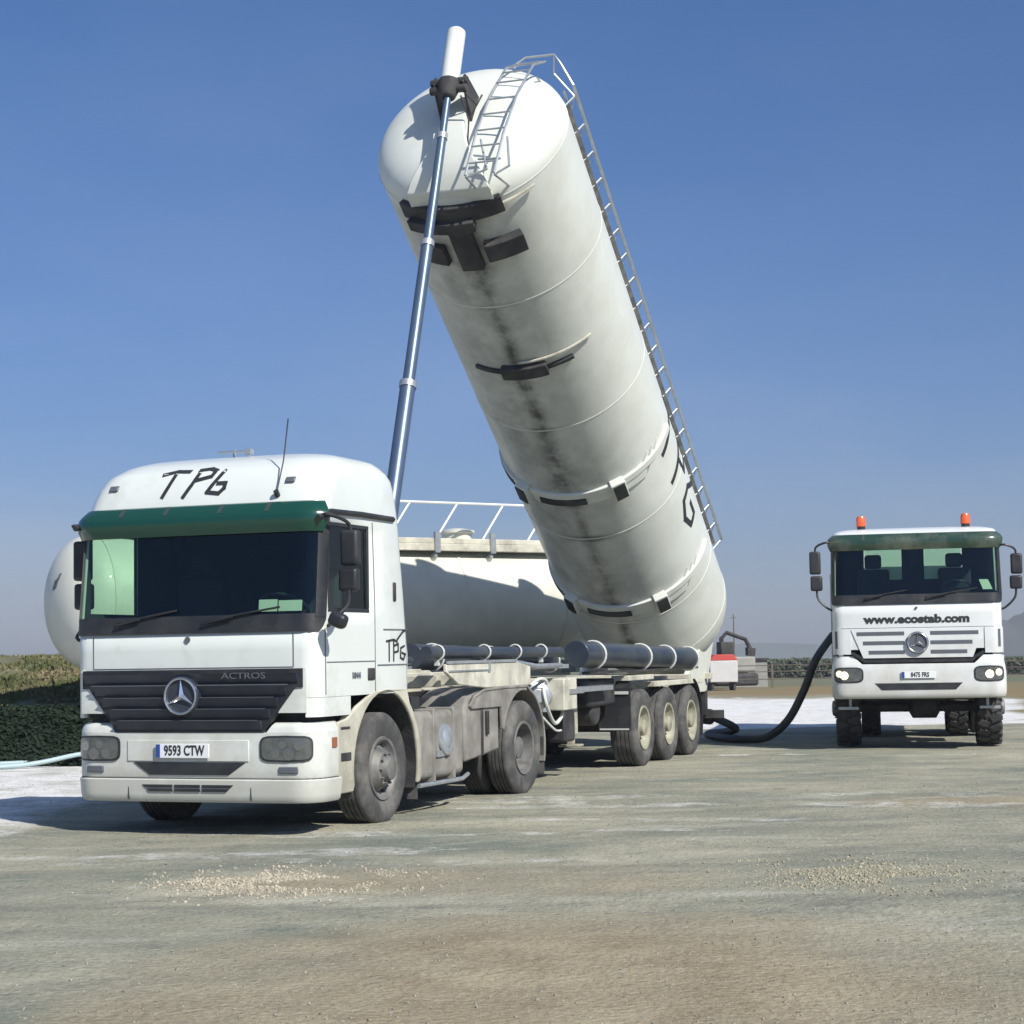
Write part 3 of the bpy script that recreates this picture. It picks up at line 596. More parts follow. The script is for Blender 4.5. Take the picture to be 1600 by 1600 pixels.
# ================================================================== TRACTOR UNIT
X0, Y0 = -2.87986, 16.79515
tr = empty('tractor_unit', (X0, Y0, 0), -TH, 'white tractor unit with green sun visor and black grille, parked nearest on the left', 'truck')
def build_tractor(tr):
    C = Cab(); H = MB
    body = C.shell(tr, M['white'])
    T = lambda k: (lambda z: C.T(z, k))
    nT = lambda k: (lambda z: -C.T(z, k))
    # windscreen: pane, black surround
    ws = obj('windscreen', C.panel([1.86, 2.1, 2.35, 2.6, 2.74], nT(.52), T(.52), .004, .008, 30), M['glass'], tr, ang=60)
    fr = C.panel([1.775, 1.79, 1.82, 1.88, 1.93], lambda z: -C.T(z, .95*min(1, (z-1.70)/.16)**.5), lambda z: C.T(z, .95*min(1, (z-1.70)/.16)**.5), .016, .02, 36)
    C.panel([2.70, 2.76, 2.80], nT(.95), T(.95), .016, .02, 36, fr)
    for a, b in ((.50, .95), (-.95, -.50)):
        C.panel([1.9, 2.2, 2.5, 2.75], lambda z: math.copysign(C.T(z, abs(a)), a), lambda z: math.copysign(C.T(z, abs(b)), b), .018, .02, 8, fr)
    obj('windscreen_surround', fr, M['black'], tr, ang=50)
    wiper(tr, C, -.75, -.25, 1.86, 1.96); wiper(tr, C, .15, .75, 1.86, 1.97)
    # papers behind the windscreen
    m = C.panel([1.955, 2.06], .66, .84, -.035, .003, 4); C.panel([1.955, 2.05], .855, 1.08, -.03, .003, 4, m); obj('paper_sheet', m, M['paper'], tr)
    # side windows
    for s in (-1, 1):
        x = s*1.222; m = MB().box(min(x, x+s*.006), max(x, x+s*.006), .262, 1.068, 1.962, 2.728); obj('door_window', m, M['sideglass'], tr)
        m = MB()
        for (a, b, c, d) in ((.25, 1.08, 1.945, 1.98), (.25, 1.08, 2.705, 2.74), (.25, .285, 1.98, 2.705), (1.045, 1.08, 1.98, 2.705)):
            m.box(min(s*1.225, s*1.25), max(s*1.225, s*1.25), a, b, c, d)
        obj('window_seal', m, M['black'], tr, .006)
        # door outline grooves and handle
        m = MB()
        for pts in ([(1.20, 1.22), (1.20, 2.0), (1.17, 2.78)], [(.20, 1.22), (.19, 1.8)]):
            m.tube([Vector((s*(interp(C.hw, z)+.0005), y, z)) for y, z in pts], .006, 5)
        obj('door_gap', m, M['inkgrey'], tr)
        m = MB().box(min(s*1.235, s*1.256), max(s*1.235, s*1.256), 1.04, 1.18, 1.33, 1.44); obj('door_handle', m, M['dark'], tr, .01)
        m = MB().tube([Vector((s*1.25, .05+.02, 2.76)), Vector((s*1.253, .3, 2.83)), Vector((s*1.25, .9, 2.84)), Vector((s*1.245, 1.62, 2.835))], .028, 6); obj('drip_rail', m, M['black'], tr)
        m = MB().box(min(s*1.235, s*1.258), max(s*1.235, s*1.258), 1.60, 1.66, 2.06, 2.24); obj('side_vent', m, M['dark'], tr, .02)
        m = MB().box(min(s*1.235, s*1.254), max(s*1.235, s*1.254), 1.38, 1.92, 1.792, 1.80); m.box(min(s*1.23, s*1.252), max(s*1.23, s*1.252), 1.25, 2.0, 1.462, 1.470); m.box(min(s*1.235, s*1.249), max(s*1.235, s*1.249), .22, 1.2, 1.50, 1.507)
        obj('panel_seam', m, M['inkgrey'], tr)
    # mirrors
    mirror(tr, 1, 1.40, .36, 2.12, 2.66); mirror(tr, -1, -1.31, .30, 2.02, 2.66)
    m = MB().box(1.36, 1.52, .0, .12, 1.80, 1.93, Matrix.Rotation(.4, 3, 'Y')); obj('kerb_mirror', m, M['black'], tr, .04, seg=3)
    m = MB().tube(smooth_path([(1.42, .06, 1.9), (1.46, .2, 2.0), (1.41, .34, 2.14)], 6), .014, 7); obj('kerb_mirror_arm', m, M['black'], tr)
    # green visor
    voff = lambda z: interp([(2.64, .035), (2.72, .075), (2.79, .10), (2.85, .085), (2.925, .02)], z)
    v = obj('sun_visor', C.panel([2.65, 2.67, 2.72, 2.78, 2.84, 2.88, 2.91, 2.925], lambda z: -C.T(z, .66), lambda z: C.T(z, .66), voff, .012, 40), M['visor'], tr, ang=60)
    m = MB()
    for t in (-.75, -.28, .28, .75): C.panel([2.84, 2.88, 2.92], t-.02, t+.02, lambda z: voff(z)+.004, .01, 2, m)
    obj('visor_bracket', m, M['dash'], v)
    # roof details
    for t in (-.93, .90): obj('marker_lamp', C.panel([3.10, 3.13, 3.15], t-.045, t+.045, .02, .03, 3), M['inkgrey'], tr, .006)
    m = MB().cyl(C.P(.80, 2.98, .0), C.P(.80, 3.02, .05), .025); m.tube([C.P(.80, 2.99, .03), C.P(.81, 3.3, .08)+Vector((0, -.06, 0)), C.P(.82, 3.3, .0)+Vector((.02, -.1, .38))], .006, 6); obj('antenna', m, M['black'], tr)
    m = MB().tube([(-.25, .95, 3.49), (.15, .80, 3.47)], .012, 6); m.cyl((-.05, .9, 3.43), (-.05, .9, 3.50), .015); m.box(.13, .19, .77, .84, 3.44, 3.49); m.cyl((.0, 1.1, 3.44), (.0, 1.1, 3.53), .01); obj('roof_aerial', m, M['galv'], tr)
    Cf = lambda a, b, o: C.P(a, b, o)
    m = stroke(Cf, [(-.44, 3.235), (-.31, 3.262), (-.17, 3.255)], .035); 
    for k in ([(-.30, 3.25), (-.34, 3.12), (-.385, 3.02)], [(-.05, 3.25), (-.10, 3.12), (-.165, 3.01)], [(-.07, 3.262), (.04, 3.272), (.11, 3.25), (.08, 3.195), (-.06, 3.165)],
              [(.20, 3.245), (.13, 3.13), (.075, 3.045), (.20, 3.03), (.245, 3.075), (.25, 3.125), (.17, 3.125)]):
        q = stroke(Cf, k, .036); m.add(q.v, q.f)
    obj('roof_lettering', m, M['ink'], tr, ang=60)
    Cs = lambda a, b, o: Vector((interp(C.hw, b)+o, a, b))
    m = MB()
    for k in ([(1.44, 1.685), (1.60, 1.70), (1.68, 1.68)], [(1.50, 1.69), (1.50, 1.50)], [(1.60, 1.69), (1.60, 1.50)], [(1.60, 1.64), (1.70, 1.66), (1.70, 1.59), (1.61, 1.58)],
              [(1.84, 1.64), (1.76, 1.62), (1.75, 1.53), (1.82, 1.51), (1.86, 1.56), (1.79, 1.575)], [(1.68, 1.70), (1.80, 1.77), (1.86, 1.79)]):
        q = stroke(Cs, k, .018); m.add(q.v, q.f)
    obj('side_lettering', m, M['ink'], tr, ang=60)
    obj('model_number', text_mb('1844', .075, lambda x, y, z: Vector((1.246+z, .80+x, 1.375+y)), .003, .003, sx=1.2), M['inkgrey'], tr)
    # front panel: flap seams, keyhole, grille
    m = MB()
    for t in (-1.02, 1.02): C.panel([1.47, 1.76], t-.005, t+.005, .002, .01, 1, m)
    C.panel([1.462, 1.472], -1.02, 1.02, .002, .01, 20, m); obj('hood_seam', m, M['inkgrey'], tr)
    cpt = C.P(-.02, 1.72, .0); obj('bonnet_badge', MB().cyl(cpt, cpt+Vector((0, -.012, 0)), .027), M['inkgrey'], tr)
    gt = lambda z: 1.115 if z > 1.29 else .75+.30*(z-.91)/.38
    zz = [.90, .95, 1.0, 1.1, 1.2, 1.289, 1.291, 1.40, 1.455]
    gr = obj('grille', C.panel(zz, lambda z: -gt(z), gt, .03, .06, 24), M['black'], tr, ang=40)
    m = MB()
    for k, z in enumerate((.965, 1.065, 1.165, 1.265, 1.375)):
        gg = lambda zq, z=z: gt(max(.91, z-.035))-.035
        C.panel([z-.035, z-.03, z+.02, z+.042], lambda zq: -gg(zq), gg, lambda zq, z=z: .045+.035*(zq-z+.035)/.07, .05, 24, m)
    obj('grille_slat', m, M['navy'], gr, ang=30)
    m = MB()
    for z in (1.0, 1.10, 1.20, 1.31):
        C.panel([z+.003, z+.012], lambda zq, z=z: -gt(z)+.12, lambda zq, z=z: gt(z)-.12, .076, .012, 20, m)
    obj('grille_trim', m, M['inkgrey'], gr)
    obj('grille_lettering', text_mb('ACTROS', .075, lambda x, y, z: C.P(.58+x, 1.395+y, .085+z), .002, .0, sx=1.5), M['inkgrey'], gr)
    star(tr, C, -.035, 1.225, .165, M['chrome'], None, .045)
    # corner panels, body under the doors
    for s in (-1, 1):
        t0, t1 = (lambda z: 1.13), (lambda z: C.T(z, 1)+.50)
        a, b = (t0, t1) if s > 0 else ((lambda z: -t1(z)), (lambda z: -t0(z)))
        obj('corner_panel', C.panel([1.03, 1.05, 1.12, 1.17, 1.197], a, b, lambda z: .0, .05, 20), M['white'], tr, ang=50)
        gz = C.panel([1.07, 1.46], (lambda z: s*(gt(z)+.004)) if s > 0 else (lambda z: -1.14), (lambda z: 1.14) if s > 0 else (lambda z: -gt(z)-.004), .02, .05, 4)
        obj('grille_cheek', gz, M['white'], tr)
    # bumper
    B = Cab(); B.uf = [(0, -.03), (3, -.03)]; B.hw = [(0, 1.25), (3, 1.25)]; B.rf = [(0, .24), (3, .24)]
    ct = [.29, .31, .36, .46, .49, .50, .52, .70, .86, .95, .98]
    of = lambda z: interp([(.29, -.03), (.31, -.01), (.36, .0), (.485, .012), (.50, -.012), (.52, -.004), (.90, -.004), (.96, -.02), (.985, -.06)], z)
    bt = lambda z: .0 if z < .90 else gt(z)+.005
    bm = MB()
    B.panel([.29, .31, .36, .46, .485, .50, .52, .60, .70, .80, .90], lambda z: -B.T(z, 1)-.22, lambda z: B.T(z, 1)+.22, of, .10, 60, bm)
    for s in (-1, 1):
        f0, f1 = (lambda z: .77+(z-.9)*.7), (lambda z: B.T(z, 1)+.22)
        if s < 0: f0, f1 = (lambda z: -B.T(z, 1)-.22), (lambda z: -.77-(z-.9)*.7)
        B.panel([.90, .94, .965, .985], f0, f1, of, .10, 30, bm)
    bu = obj('bumper', bm, M['white'], tr, ang=40)
    m = MB(); B.panel([.493, .503], lambda z: -B.T(z, 1)-.2, lambda z: B.T(z, 1)+.2, -.004, .02, 50, m)
    for t in (-.62, .62): B.panel([.31, .49], t-.004, t+.004, .006, .02, 1, m)
    obj('bumper_seam', m, M['dash'], bu)
    obj('bumper_slot', B.panel(B.rows(.53, .64, 8), lambda z: -.40-(z-.53)*1.5, lambda z: .40+(z-.53)*1.5, .004, .03, 10), M['black'], bu)
    m = MB()
    for t0, t1 in ((-.40, -.16), (-.14, .12), (.14, .38)):
        for z0, z1 in ((.385, .408), (.418, .445)):
            B.panel([z0, z1], lambda z: t0-(z-.385)*(1.2 if t0 < -.3 else 0), lambda z: t1+(z-.385)*(1.2 if t1 > .3 else 0), .014, .02, 3, m)
    obj('lower_vent', m, M['black'], bu)
    obj('plate_recess', B.panel([.65, .655, .83, .835], -.63, .60, .006, .012, 12), M['white'], bu, .004)
    plate(tr, B, -.045, .742, .54, .125, '9593 CTW', .022)
    for s in (-1, 1):
        a, b = B.sq(s*.955, .24, .645, .875, 5)
        hl = obj('headlight', B.panel(B.rows(.645, .875), a, b, .008, .05, 12), M['black'], tr, ang=50)
        a, b = B.sq(s*.955, .222, .662, .858, 5)
        obj('lens', B.panel(B.rows(.662, .858), a, b, .013, .02, 12), M['lamp'], hl, ang=50)
        m = MB()
        for t, z, r in ((s*.86, .72, .045), (s*.99, .715, .055), (s*.93, .80, .04), (s*1.08, .79, .05)):
            c = B.P(t, z, .012); d = (B.P(t, z, .03)-c).normalized(); m.lathe([(0, r), (.004, r), (.005, r*.8), (.0035, r*.2)], c, d, 18, True)
        obj('lamp', m, M['lampin'], hl)
        obj('fog_lamp', B.panel([.545, .605], s*.98-.09, s*.98+.09, .012, .03, 6), M['inkgrey'], bu, .008)
        m = MB().box(min(s*1.245, s*1.258), max(s*1.245, s*1.258), .30, .385, .76, .845); obj('side_marker', m, M['brown'], bu)
        # steps + wheel arch behind the bumper
        poly = [(.44, .34), (.70, .34), (.71, .60)]+[(y, z) for y, z in arc_pts((1.44, .54), .655, 165, 10, 16)]+[(2.09, .36), (2.15, .36), (2.16, .70)]+arc_pts((1.44, .54), .735, 15, 60, 5)+[(1.95, 1.215), (.44, 1.02)]
        poly = [(.42, .34), (.72, .34)]+arc_pts((1.44, .52), .70, 190, 90, 12)+arc_pts((1.44, .52), .70, 85, -16, 12)+[(2.175, .33)]+arc_pts((1.44, .52), .775, -10, 48, 8)+[(1.90, 1.235), (1.2, 1.235), (.80, 1.10), (.62, 1.0), (.42, .97)]
        m = MB().prism(poly, 'x', min(s*1.21, s*1.247), max(s*1.21, s*1.247)); wa = obj('wheel_arch', m, M['cream'], tr, .012)
        m = MB()
        aa = arc_pts((1.44, .52), .70, 200, -20, 24); bb = arc_pts((1.44, .52), .715, 200, -20, 24)
        m.prism(aa+bb[::-1], 'x', min(s*.88, s*1.215), max(s*.88, s*1.215)); obj('arch_liner', m, M['dark'], wa)
        m = MB().box(min(s*1.0, s*1.20), max(s*1.0, s*1.20), .30, .70, .40, .95); obj('step_box', m, M['grime'], wa)
        m = MB().box(min(s*1.20, s*1.252), max(s*1.20, s*1.252), .47, .68, .62, .70); m.box(min(s*1.20, s*1.252), max(s*1.20, s*1.252), .47, .66, .90, .93); obj('step_recess', m, M['dark'], wa, .01)
        m = MB().box(min(s*.9, s*1.2), max(s*.9, s*1.2), 2.19, 2.205, .16, .42); obj('mud_flap', m, M['tyre'], tr)
    # chassis mass
    m = MB().box(-1.12, 1.12, .14, .72, .45, 1.2); m.box(-.45, .45, .3, 2.2, .42, 1.5); m.box(-1.1, 1.1, .8, 1.98, 1.16, 1.22)
    for s in (-1, 1): m.box(min(s*.35, s*.43), max(s*.35, s*.43), .6, 5.9, .72, 1.0)
    m.cyl((-1.0, 1.44, .52), (1.0, 1.44, .52), .07); m.cyl((-.9, 5.04, .52), (.9, 5.04, .52), .11); m.lathe([(-.2, .1), (-.15, .24), (.15, .24), (.2, .1)], (0, 5.04, .52), (1, 0, 0), 24, True)
    m.box(-.9, .9, 2.1, 2.5, .8, 1.12); m.box(-.35, .35, 2.5, 4.6, .62, .9); m.box(-1.05, -.45, 3.5, 4.4, .45, 1.0)
    obj('chassis', m, M['dark'], tr, .01)
    m = MB().prism([(-.40, 4.5), (.40, 4.5), (.48, 4.9), (.40, 5.35), (.12, 5.35), (.06, 5.1), (-.06, 5.1), (-.12, 5.35), (-.40, 5.35), (-.48, 4.9)], 'z', 1.08, 1.15); obj('fifth_wheel', m, M['dark'], tr, .01)
    # tank and battery box on each side, rear wings
    for s in (-1, 1):
        x0, x1 = (.62, 1.215) if s > 0 else (-1.215, -.62)
        m = MB().box(x0, x1, 2.24, 3.36, .33, 1.00); ft = obj('fuel_tank', m, M['grime'], tr, .07, seg=4)
        m = MB().box(x0+.02, x1+.012*s if s > 0 else x1-.02, 2.30, 3.40, .27, .30)
        obj('side_rail', MB().tube([(s*1.21, 2.22, .285), (s*1.21, 3.3, .285), (s*1.19, 3.5, .32)], .022, 8), M['galv'], ft)
        m = MB()
        for y in (2.55, 3.05): m.box(min(s*.6, s*1.228), max(s*.6, s*1.228), y, y+.05, .30, 1.02)
        obj('tank_strap', m, M['grime'], ft, .01)
        m = MB().lathe([(0, .17), (.02, .165), (.035, .12), (.03, .10), (.05, .07), (.05, 0)], (s*1.212, 2.86, .71), (s, 0, .15), 22); m.box(min(s*1.20, s*1.235), max(s*1.20, s*1.235), 2.62, 2.80, .54, .60)
        obj('step_plate', m, M['galv'], ft)
        m = MB().prism([(3.42, .44), (4.36, .52), (4.36, 1.0), (4.26, 1.12), (3.50, 1.12), (3.42, 1.0)], 'x', min(s*.66, s*1.20), max(s*.66, s*1.20)); bb = obj('battery_box', m, M['grime'], tr, .03)
        m = MB().box(min(s*1.19, s*1.212), max(s*1.19, s*1.212), 3.84, 3.90, .50, 1.08); m.box(min(s*1.19, s*1.23), max(s*1.19, s*1.23), 3.96, 4.02, .70, .95); obj('box_latch', m, M['dark'], bb, .01)
        A = [(3.50, 1.03), (3.62, 1.12), (3.9, 1.185), (4.45, 1.20), (5.15, 1.20)]+arc_pts((5.04, .52), .665, 72, -18, 12)
        Bq = [(y+.0, z-.03) for y, z in A[:5]]+arc_pts((5.04, .52), .635, 72, -18, 12)
        m = MB().prism(A+Bq[::-1], 'x', min(s*.62, s*1.235), max(s*.62, s*1.235))
        m.prism([(3.5, 1.03), (3.62, 1.12), (3.9, 1.185), (4.45, 1.20), (5.15, 1.20), (5.15, 1.14)]+arc_pts((5.04, .52), .62, 80, 160, 8)+[(4.40, .74), (4.38, .98), (3.55, .98)], 'x', min(s*1.19, s*1.225), max(s*1.19, s*1.225))
        wg = obj('rear_wing', m, M['grime'], tr, .008)
        m = MB().box(min(s*.66, s*1.22), max(s*.66, s*1.22), 5.66, 5.675, .18, .6); obj('mud_flap', m, M['tyre'], wg)
        wheel(tr, s*1.215, 1.44, .52, .30, 'front', side=s)
        wheel(tr, s*1.235, 5.04, .52, .28, 'rear', side=s); wheel(tr, s*.90, 5.04, .52, .28, 'rear', mt='tyredark', side=s)
    # air lines behind the cab
    m = MB().tube(smooth_path([(.9, 2.02, 1.95), (.92, 2.35, 1.93), (.9, 2.6, 1.62), (.88, 2.62, 1.25)], 8), .027, 8); obj('air_pipe', m, M['hosew'], tr)
    m = MB()
    for k, x in enumerate((.35, .5, .62, .75)): m.tube(smooth_path([(x, 2.0, 1.5-.05*k), (x+.05, 2.25, 1.25), (x, 2.5, 1.12+.04*k), (x-.1, 2.95, 1.3)], 7), .017, 7)
    m.box(.85, 1.1, 2.3, 2.5, 1.02, 1.14); obj('air_line', m, M['black'], tr)
    # interior
    seats(body, 0)
build_tractor(tr)

# ================================================================== TIPPING TANK TRAILER
ox = X0+5*math.sin(TH)-5*math.sin(TT); oy = Y0+5*math.cos(TH)-5*math.cos(TT)
tl = empty('tipping_trailer', (ox, oy, 0), -TT, 'three-axle trailer with its long white silo tank tipped high on a hydraulic ram', 'trailer')
U1, Z1, PH, LT, RT, D1, D2 = 14.835, 2.358, .61675, 9.677, 1.2437, 1.06, .52
AX = Vector((0, -math.cos(PH), math.sin(PH))); NX = Vector((0, math.sin(PH), math.cos(PH))); OT = Vector((0, U1, Z1)); VX = Vector((1, 0, 0))
def TP(s_, a, r): a = R_(a); return OT+AX*s_+VX*(r*math.cos(a))+NX*(r*math.sin(a))
def TV(s_, v, n): return OT+AX*s_+VX*v+NX*n
def band(s0, s1, a0, a1, r0, r1, n=24):
    A = [[TP(s, a0+(a1-a0)*k/n, r1) for k in range(n+1)] for s in (s0, s1)]; B = [[TP(s, a0+(a1-a0)*k/n, r0) for k in range(n+1)] for s in (s0, s1)]
    return MB().sheet(A, B)
def build_trailer(tl):
    # tank barrel with heads; rows dense enough for the belly streak and painted shade
    prof = []
    for k in range(15):
        a = pi/2*(1-k/14); prof.append((-D1*math.sin(a)**.95, RT*math.cos(a)**.9 if math.cos(a) > 1e-6 else .001))
    ns = 150
    for k in range(1, ns): prof.append((LT*k/ns, RT))
    for k in range(15):
        a = pi/2*k/14; prof.append((LT+D2*math.sin(a), RT*max(math.cos(a), 1e-6)**.85))
    nn = 128; m = MB(); rings = []; st = []
    seams = [1.1, 3.2, 5.6, 8.0]
    for s_, r in prof:
        ring = []
        for k in range(nn):
            a = 360*k/nn-90; ring.append(TP(s_, a, r))
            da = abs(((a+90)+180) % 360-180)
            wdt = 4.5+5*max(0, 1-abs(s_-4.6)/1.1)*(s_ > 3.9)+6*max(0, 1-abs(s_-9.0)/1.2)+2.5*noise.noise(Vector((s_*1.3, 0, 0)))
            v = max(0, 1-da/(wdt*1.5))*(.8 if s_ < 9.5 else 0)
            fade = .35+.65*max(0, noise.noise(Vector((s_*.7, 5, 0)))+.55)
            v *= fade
            sd = (a+90+180) % 360-180; v += .66*max(0, 1-abs(sd+14)/64)**.8*(.72+.4*noise.noise(Vector((s_*.8, sd*.03, 9))))*sstep(-.6, .6, s_)*(s_ < 9.5)  # broad one-sided band: shade of the unlit belly painted into the colour
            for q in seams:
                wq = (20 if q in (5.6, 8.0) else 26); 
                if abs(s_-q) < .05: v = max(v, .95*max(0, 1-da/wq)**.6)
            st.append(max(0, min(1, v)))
        rings.append(ring)
    m.loft(rings, True)
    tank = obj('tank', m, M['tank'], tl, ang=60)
    at = tank.data.attributes.new('stain_shade', 'FLOAT', 'POINT'); at.data.foreach_set('value', st)
    # weld rings
    m = MB()
    for q in seams+[.0, 9.677]: 
        b = band(q-.009, q+.009, -180, 180, RT-.01, RT+.005, 96); m.add(b.v, b.f)
    obj('weld_seam', m, M['tank'], tank, ang=60)
    # saddles under the tank at s=1.5 and 4.2: pressed ring, two bearer boxes
    for s_ in (1.5, 4.2):
        rg = obj('saddle_ring', band(s_-.05, s_+.06, -172, 0, RT-.01, RT+.045, 60), M['tank'], tank, .008)
        m = band(s_-.20, s_-.05, -150, -36, RT-.01, RT+.03, 40); obj('saddle_plate', m, M['tank'], tank, .006)
        obj('saddle_shoe', band(s_-.17, s_-.055, -112, -80, RT, RT+.06, 12), M['dark'], tank, .006); obj('saddle_shoe', band(s_-.12, s_+.0, -168, -136, RT, RT+.055, 16), M['dark'], tank, .006)
        for a in (-58, -124):
            m = MB(); w2 = 4.6
            A = [TP(s_+.10, a-w2, RT-.02), TP(s_+.10, a+w2, RT-.02), TP(s_+.10, a+w2, RT+.13), TP(s_+.10, a-w2, RT+.13)]
            Bq = [TP(s_-.16, a-w2, RT-.02), TP(s_-.16, a+w2, RT-.02), TP(s_-.22, a+w2, RT+.13), TP(s_-.22, a-w2, RT+.13)]
            m.add(A+Bq, [(0, 1, 2, 3), (4, 7, 6, 5), (0, 4, 5, 1), (1, 5, 6, 2), (2, 6, 7, 3), (3, 7, 4, 0)])
            obj('bearer', m, M['tank'], tank, .012)
            obj('dark_hollow', band(s_-.20, s_+.07, a-w2*.8, a+w2*.8, RT+.10, RT+.145, 4), M['black'], tank)  # black slab stands for the shaded opening of the bearer box
        m = MB()
        for a in (-46, -40, -34): m.tube([TP(s_-.16, a, RT+.015), TP(s_+.02, a+9, RT+.012), TP(s_+.16, a+16, RT+.006)], .012, 5)
        obj('gusset', m, M['tank'], tank)
    # front cradle: steel shelf and box, black
    m = band(9.50, 9.74, -124, -62, RT-.12, RT+.07, 24); m.add(*(lambda b: (b.v, b.f))(band(9.40, 9.56, -118, -80, RT, RT+.16, 8))); obj('front_saddle', m, M['dark'], tank, .01)
    m = band(8.85, 9.12, -80, -58, RT-.01, RT+.13, 8); m.add(*(lambda b: (b.v, b.f))(band(8.80, 9.10, -117, -104, RT-.01, RT+.09, 6))); m.add(*(lambda b: (b.v, b.f))(band(8.72, 9.5, -97, -84, RT-.01, RT+.09, 6))); obj('front_bearer', m, M['dark'], tank, .012)
    m = band(6.72, 6.92, -100, -72, RT-.01, RT+.10, 10); m.add(*(lambda b: (b.v, b.f))(band(6.78, 6.84, -120, -55, RT-.01, RT+.05, 16))); obj('middle_bearer', m, M['dark'], tank, .012)
    m = MB().tube([TP(6.98, a, RT+.03) for a in range(-88, -38, 4)], .018, 6); m.tube([TP(9.62, a, RT+.05) for a in range(-62, -40, 4)], .02, 6); obj('rubbing_strip', m, M['creamw'], tank)
    # box beam down the front head with ram bracket
    m = MB(); A = []; Bq = []
    hd = lambda n: LT+D2*math.sqrt(max(0, 1-(n/RT)**2))
    for n_ in [.1, -.2, -.4, -.5, -.6, -.7, -.8, -.9, -1.0, -1.1, -1.2]:
        w_ = interp([(-1.22, .56), (-1.0, .42), (-.75, .26), (-.4, .16), (.2, .15)], n_)
        A.append([TV(max(hd(n_)+.12, LT+.20), -w_, n_), TV(max(hd(n_)+.12, LT+.20), w_, n_)])
        Bq.append([TV(hd(n_)-.14, -w_, n_), TV(hd(n_)-.14, w_, n_)])
    m.sheet(A, Bq); fb = obj('front_beam', m, M['tank'], tank, .02)
    PV = TV(10.62, 0, 0)
    dr = (PV-Vector((0, 3.5, 1.28))).normalized()
    m = MB()
    for v in (-.19, .19):
        m.prism([(0, 0)], 'x', 0, 0) if False else None
        a = [TV(10.05, v, .25), TV(10.05, v, -.30), TV(10.5, v, -.12), TV(10.66, v, -.06), TV(10.66, v, .08), TV(10.5, v, .14)]
        m.add([p-VX*.015 for p in a]+[p+VX*.015 for p in a], [tuple(range(6))[::-1], tuple(range(6, 12))]+[(i, (i+1) % 6, 6+(i+1) % 6, 6+i) for i in range(6)])
    m.cyl(PV-VX*.24, PV+VX*.24, .05); obj('ram_bracket', m, M['dark'], tank, .006)
    # hydraulic ram
    B0 = Vector((0, 3.5, 1.28)); pt = lambda z: B0+dr*((z-B0.z)/dr.z)
    m = MB().cyl(B0, pt(4.6), .088, n=28); ram = obj('hydraulic_ram', m, M['ram'], tl, ang=60)
    obj('ram_stage', MB().cyl(pt(4.58), pt(6.35), .070, n=28), M['ram'], ram); obj('ram_stage', MB().cyl(pt(6.33), pt(7.75), .056, n=28), M['ram'], ram); obj('ram_stage', MB().cyl(pt(7.74), pt(8.5), .045, n=28), M['ram'], ram)
    m = MB()
    for z, r in ((4.56, .10), (6.31, .082), (7.72, .068)): m.cyl(pt(z), pt(z+.07), r, n=28)
    obj('ram_collar', m, M['galv'], ram)
    obj('ram_barrel', MB().lathe([(0, .05), (0, .115), (.70, .115), (.735, .11), (.76, .085), (.765, 0)], pt(8.52), dr, 32), M['tank'], ram)
    m = MB().lathe([(-.20, .06), (-.18, .09), (-.02, .14), (.05, .14), (.05, .115)], pt(8.46), dr, 28); m.cyl(pt(8.40)-VX*.24, pt(8.40)+VX*.24, .05)
    obj('trunnion', m, M['dark'], ram, .01)
    m = MB().tube([pt(8.3)+VX*.17, TV(10.3, .22, -.35), TV(10.1, .24, -.9)], .012, 5); m.tube([pt(8.35)+VX*.2, TV(10.35, .30, -.15), TV(10.3, .30, .1)], .012, 5); obj('ram_pipe', m, M['dark'], ram)
    # ladder on the head
    m = MB(); hs = lambda n: hd(n)+.10
    def lad(v0, v1): return [TV(10.25, v0, -1.33), TV(10.36, v0+(v1-v0)*.3, -.75), TV(10.36, v0+(v1-v0)*.6, .0), TV(10.24, v0+(v1-v0)*.9, .66), TV(9.98, v1, 1.05)]
    LA, RA = lad(.36, .50), lad(.72, .86)
    m.tube(LA, .016, 7); m.tube(RA, .016, 7)
    la, ra = smooth_path(LA, 8), smooth_path(RA, 8); n_ = len(la)
    for k in range(10): i = min(n_-1, int(3+k*(n_-4)/9)); m.cyl(la[i], ra[i], .012, n=6)
    for p, q in ((TV(10.22, .88, -1.2), TV(10.27, .78, -.72)), (TV(10.22, .72, -1.33), TV(10.22, .88, -1.2)), (TV(10.22, .36, -1.33), TV(10.22, .60, -1.22)), (TV(10.22, .60, -1.22), TV(10.27, .44, -.72)), (TV(10.22, .45, -1.02), TV(10.22, .74, -1.05)),
                 (TV(10.05, .48, .66), TV(9.7, .48, .8)), (TV(10.05, .84, .66), TV(9.7, .84, .8)), (TV(10.22, .36, -1.33), TV(9.75, .36, -1.1)), (TV(10.22, .72, -1.33), TV(9.75, .70, -1.0))): m.cyl(p, q, .014, n=6)
    obj('ladder', m, M['galv'], tank)
    # hand rail with walkway along the top right
    m = MB(); z = lambda s_, a, r: TP(s_, a, r)
    for r, q in ((RT+.30, .024), (RT+.15, .018)): m.tube([z(s_, 44, r) for s_ in (.2, 2, 4, 6, 8, 9.55)], q, 6)
    m.tube([z(9.55, 44, RT+.30), TV(9.75, .95, 1.30), TV(9.8, .86, 1.42), TV(9.85, .50, 1.36), TV(9.9, .42, 1.18), TV(10.0, .46, .8)], .016, 6)
    m.tube([z(9.3, 44, RT+.30), TV(9.55, .80, 1.36), TV(9.8, .86, 1.42)], .014, 6)
    k = .2
    while k < 9.6: m.tube([z(k, 40, RT), z(k, 44, RT+.30)], .014, 6); k += .46
    k = .45
    while k < 9.5: m.tube([z(k, 44, RT+.13), z(k+.23, 44, RT+.30)], .009, 5); k += .46
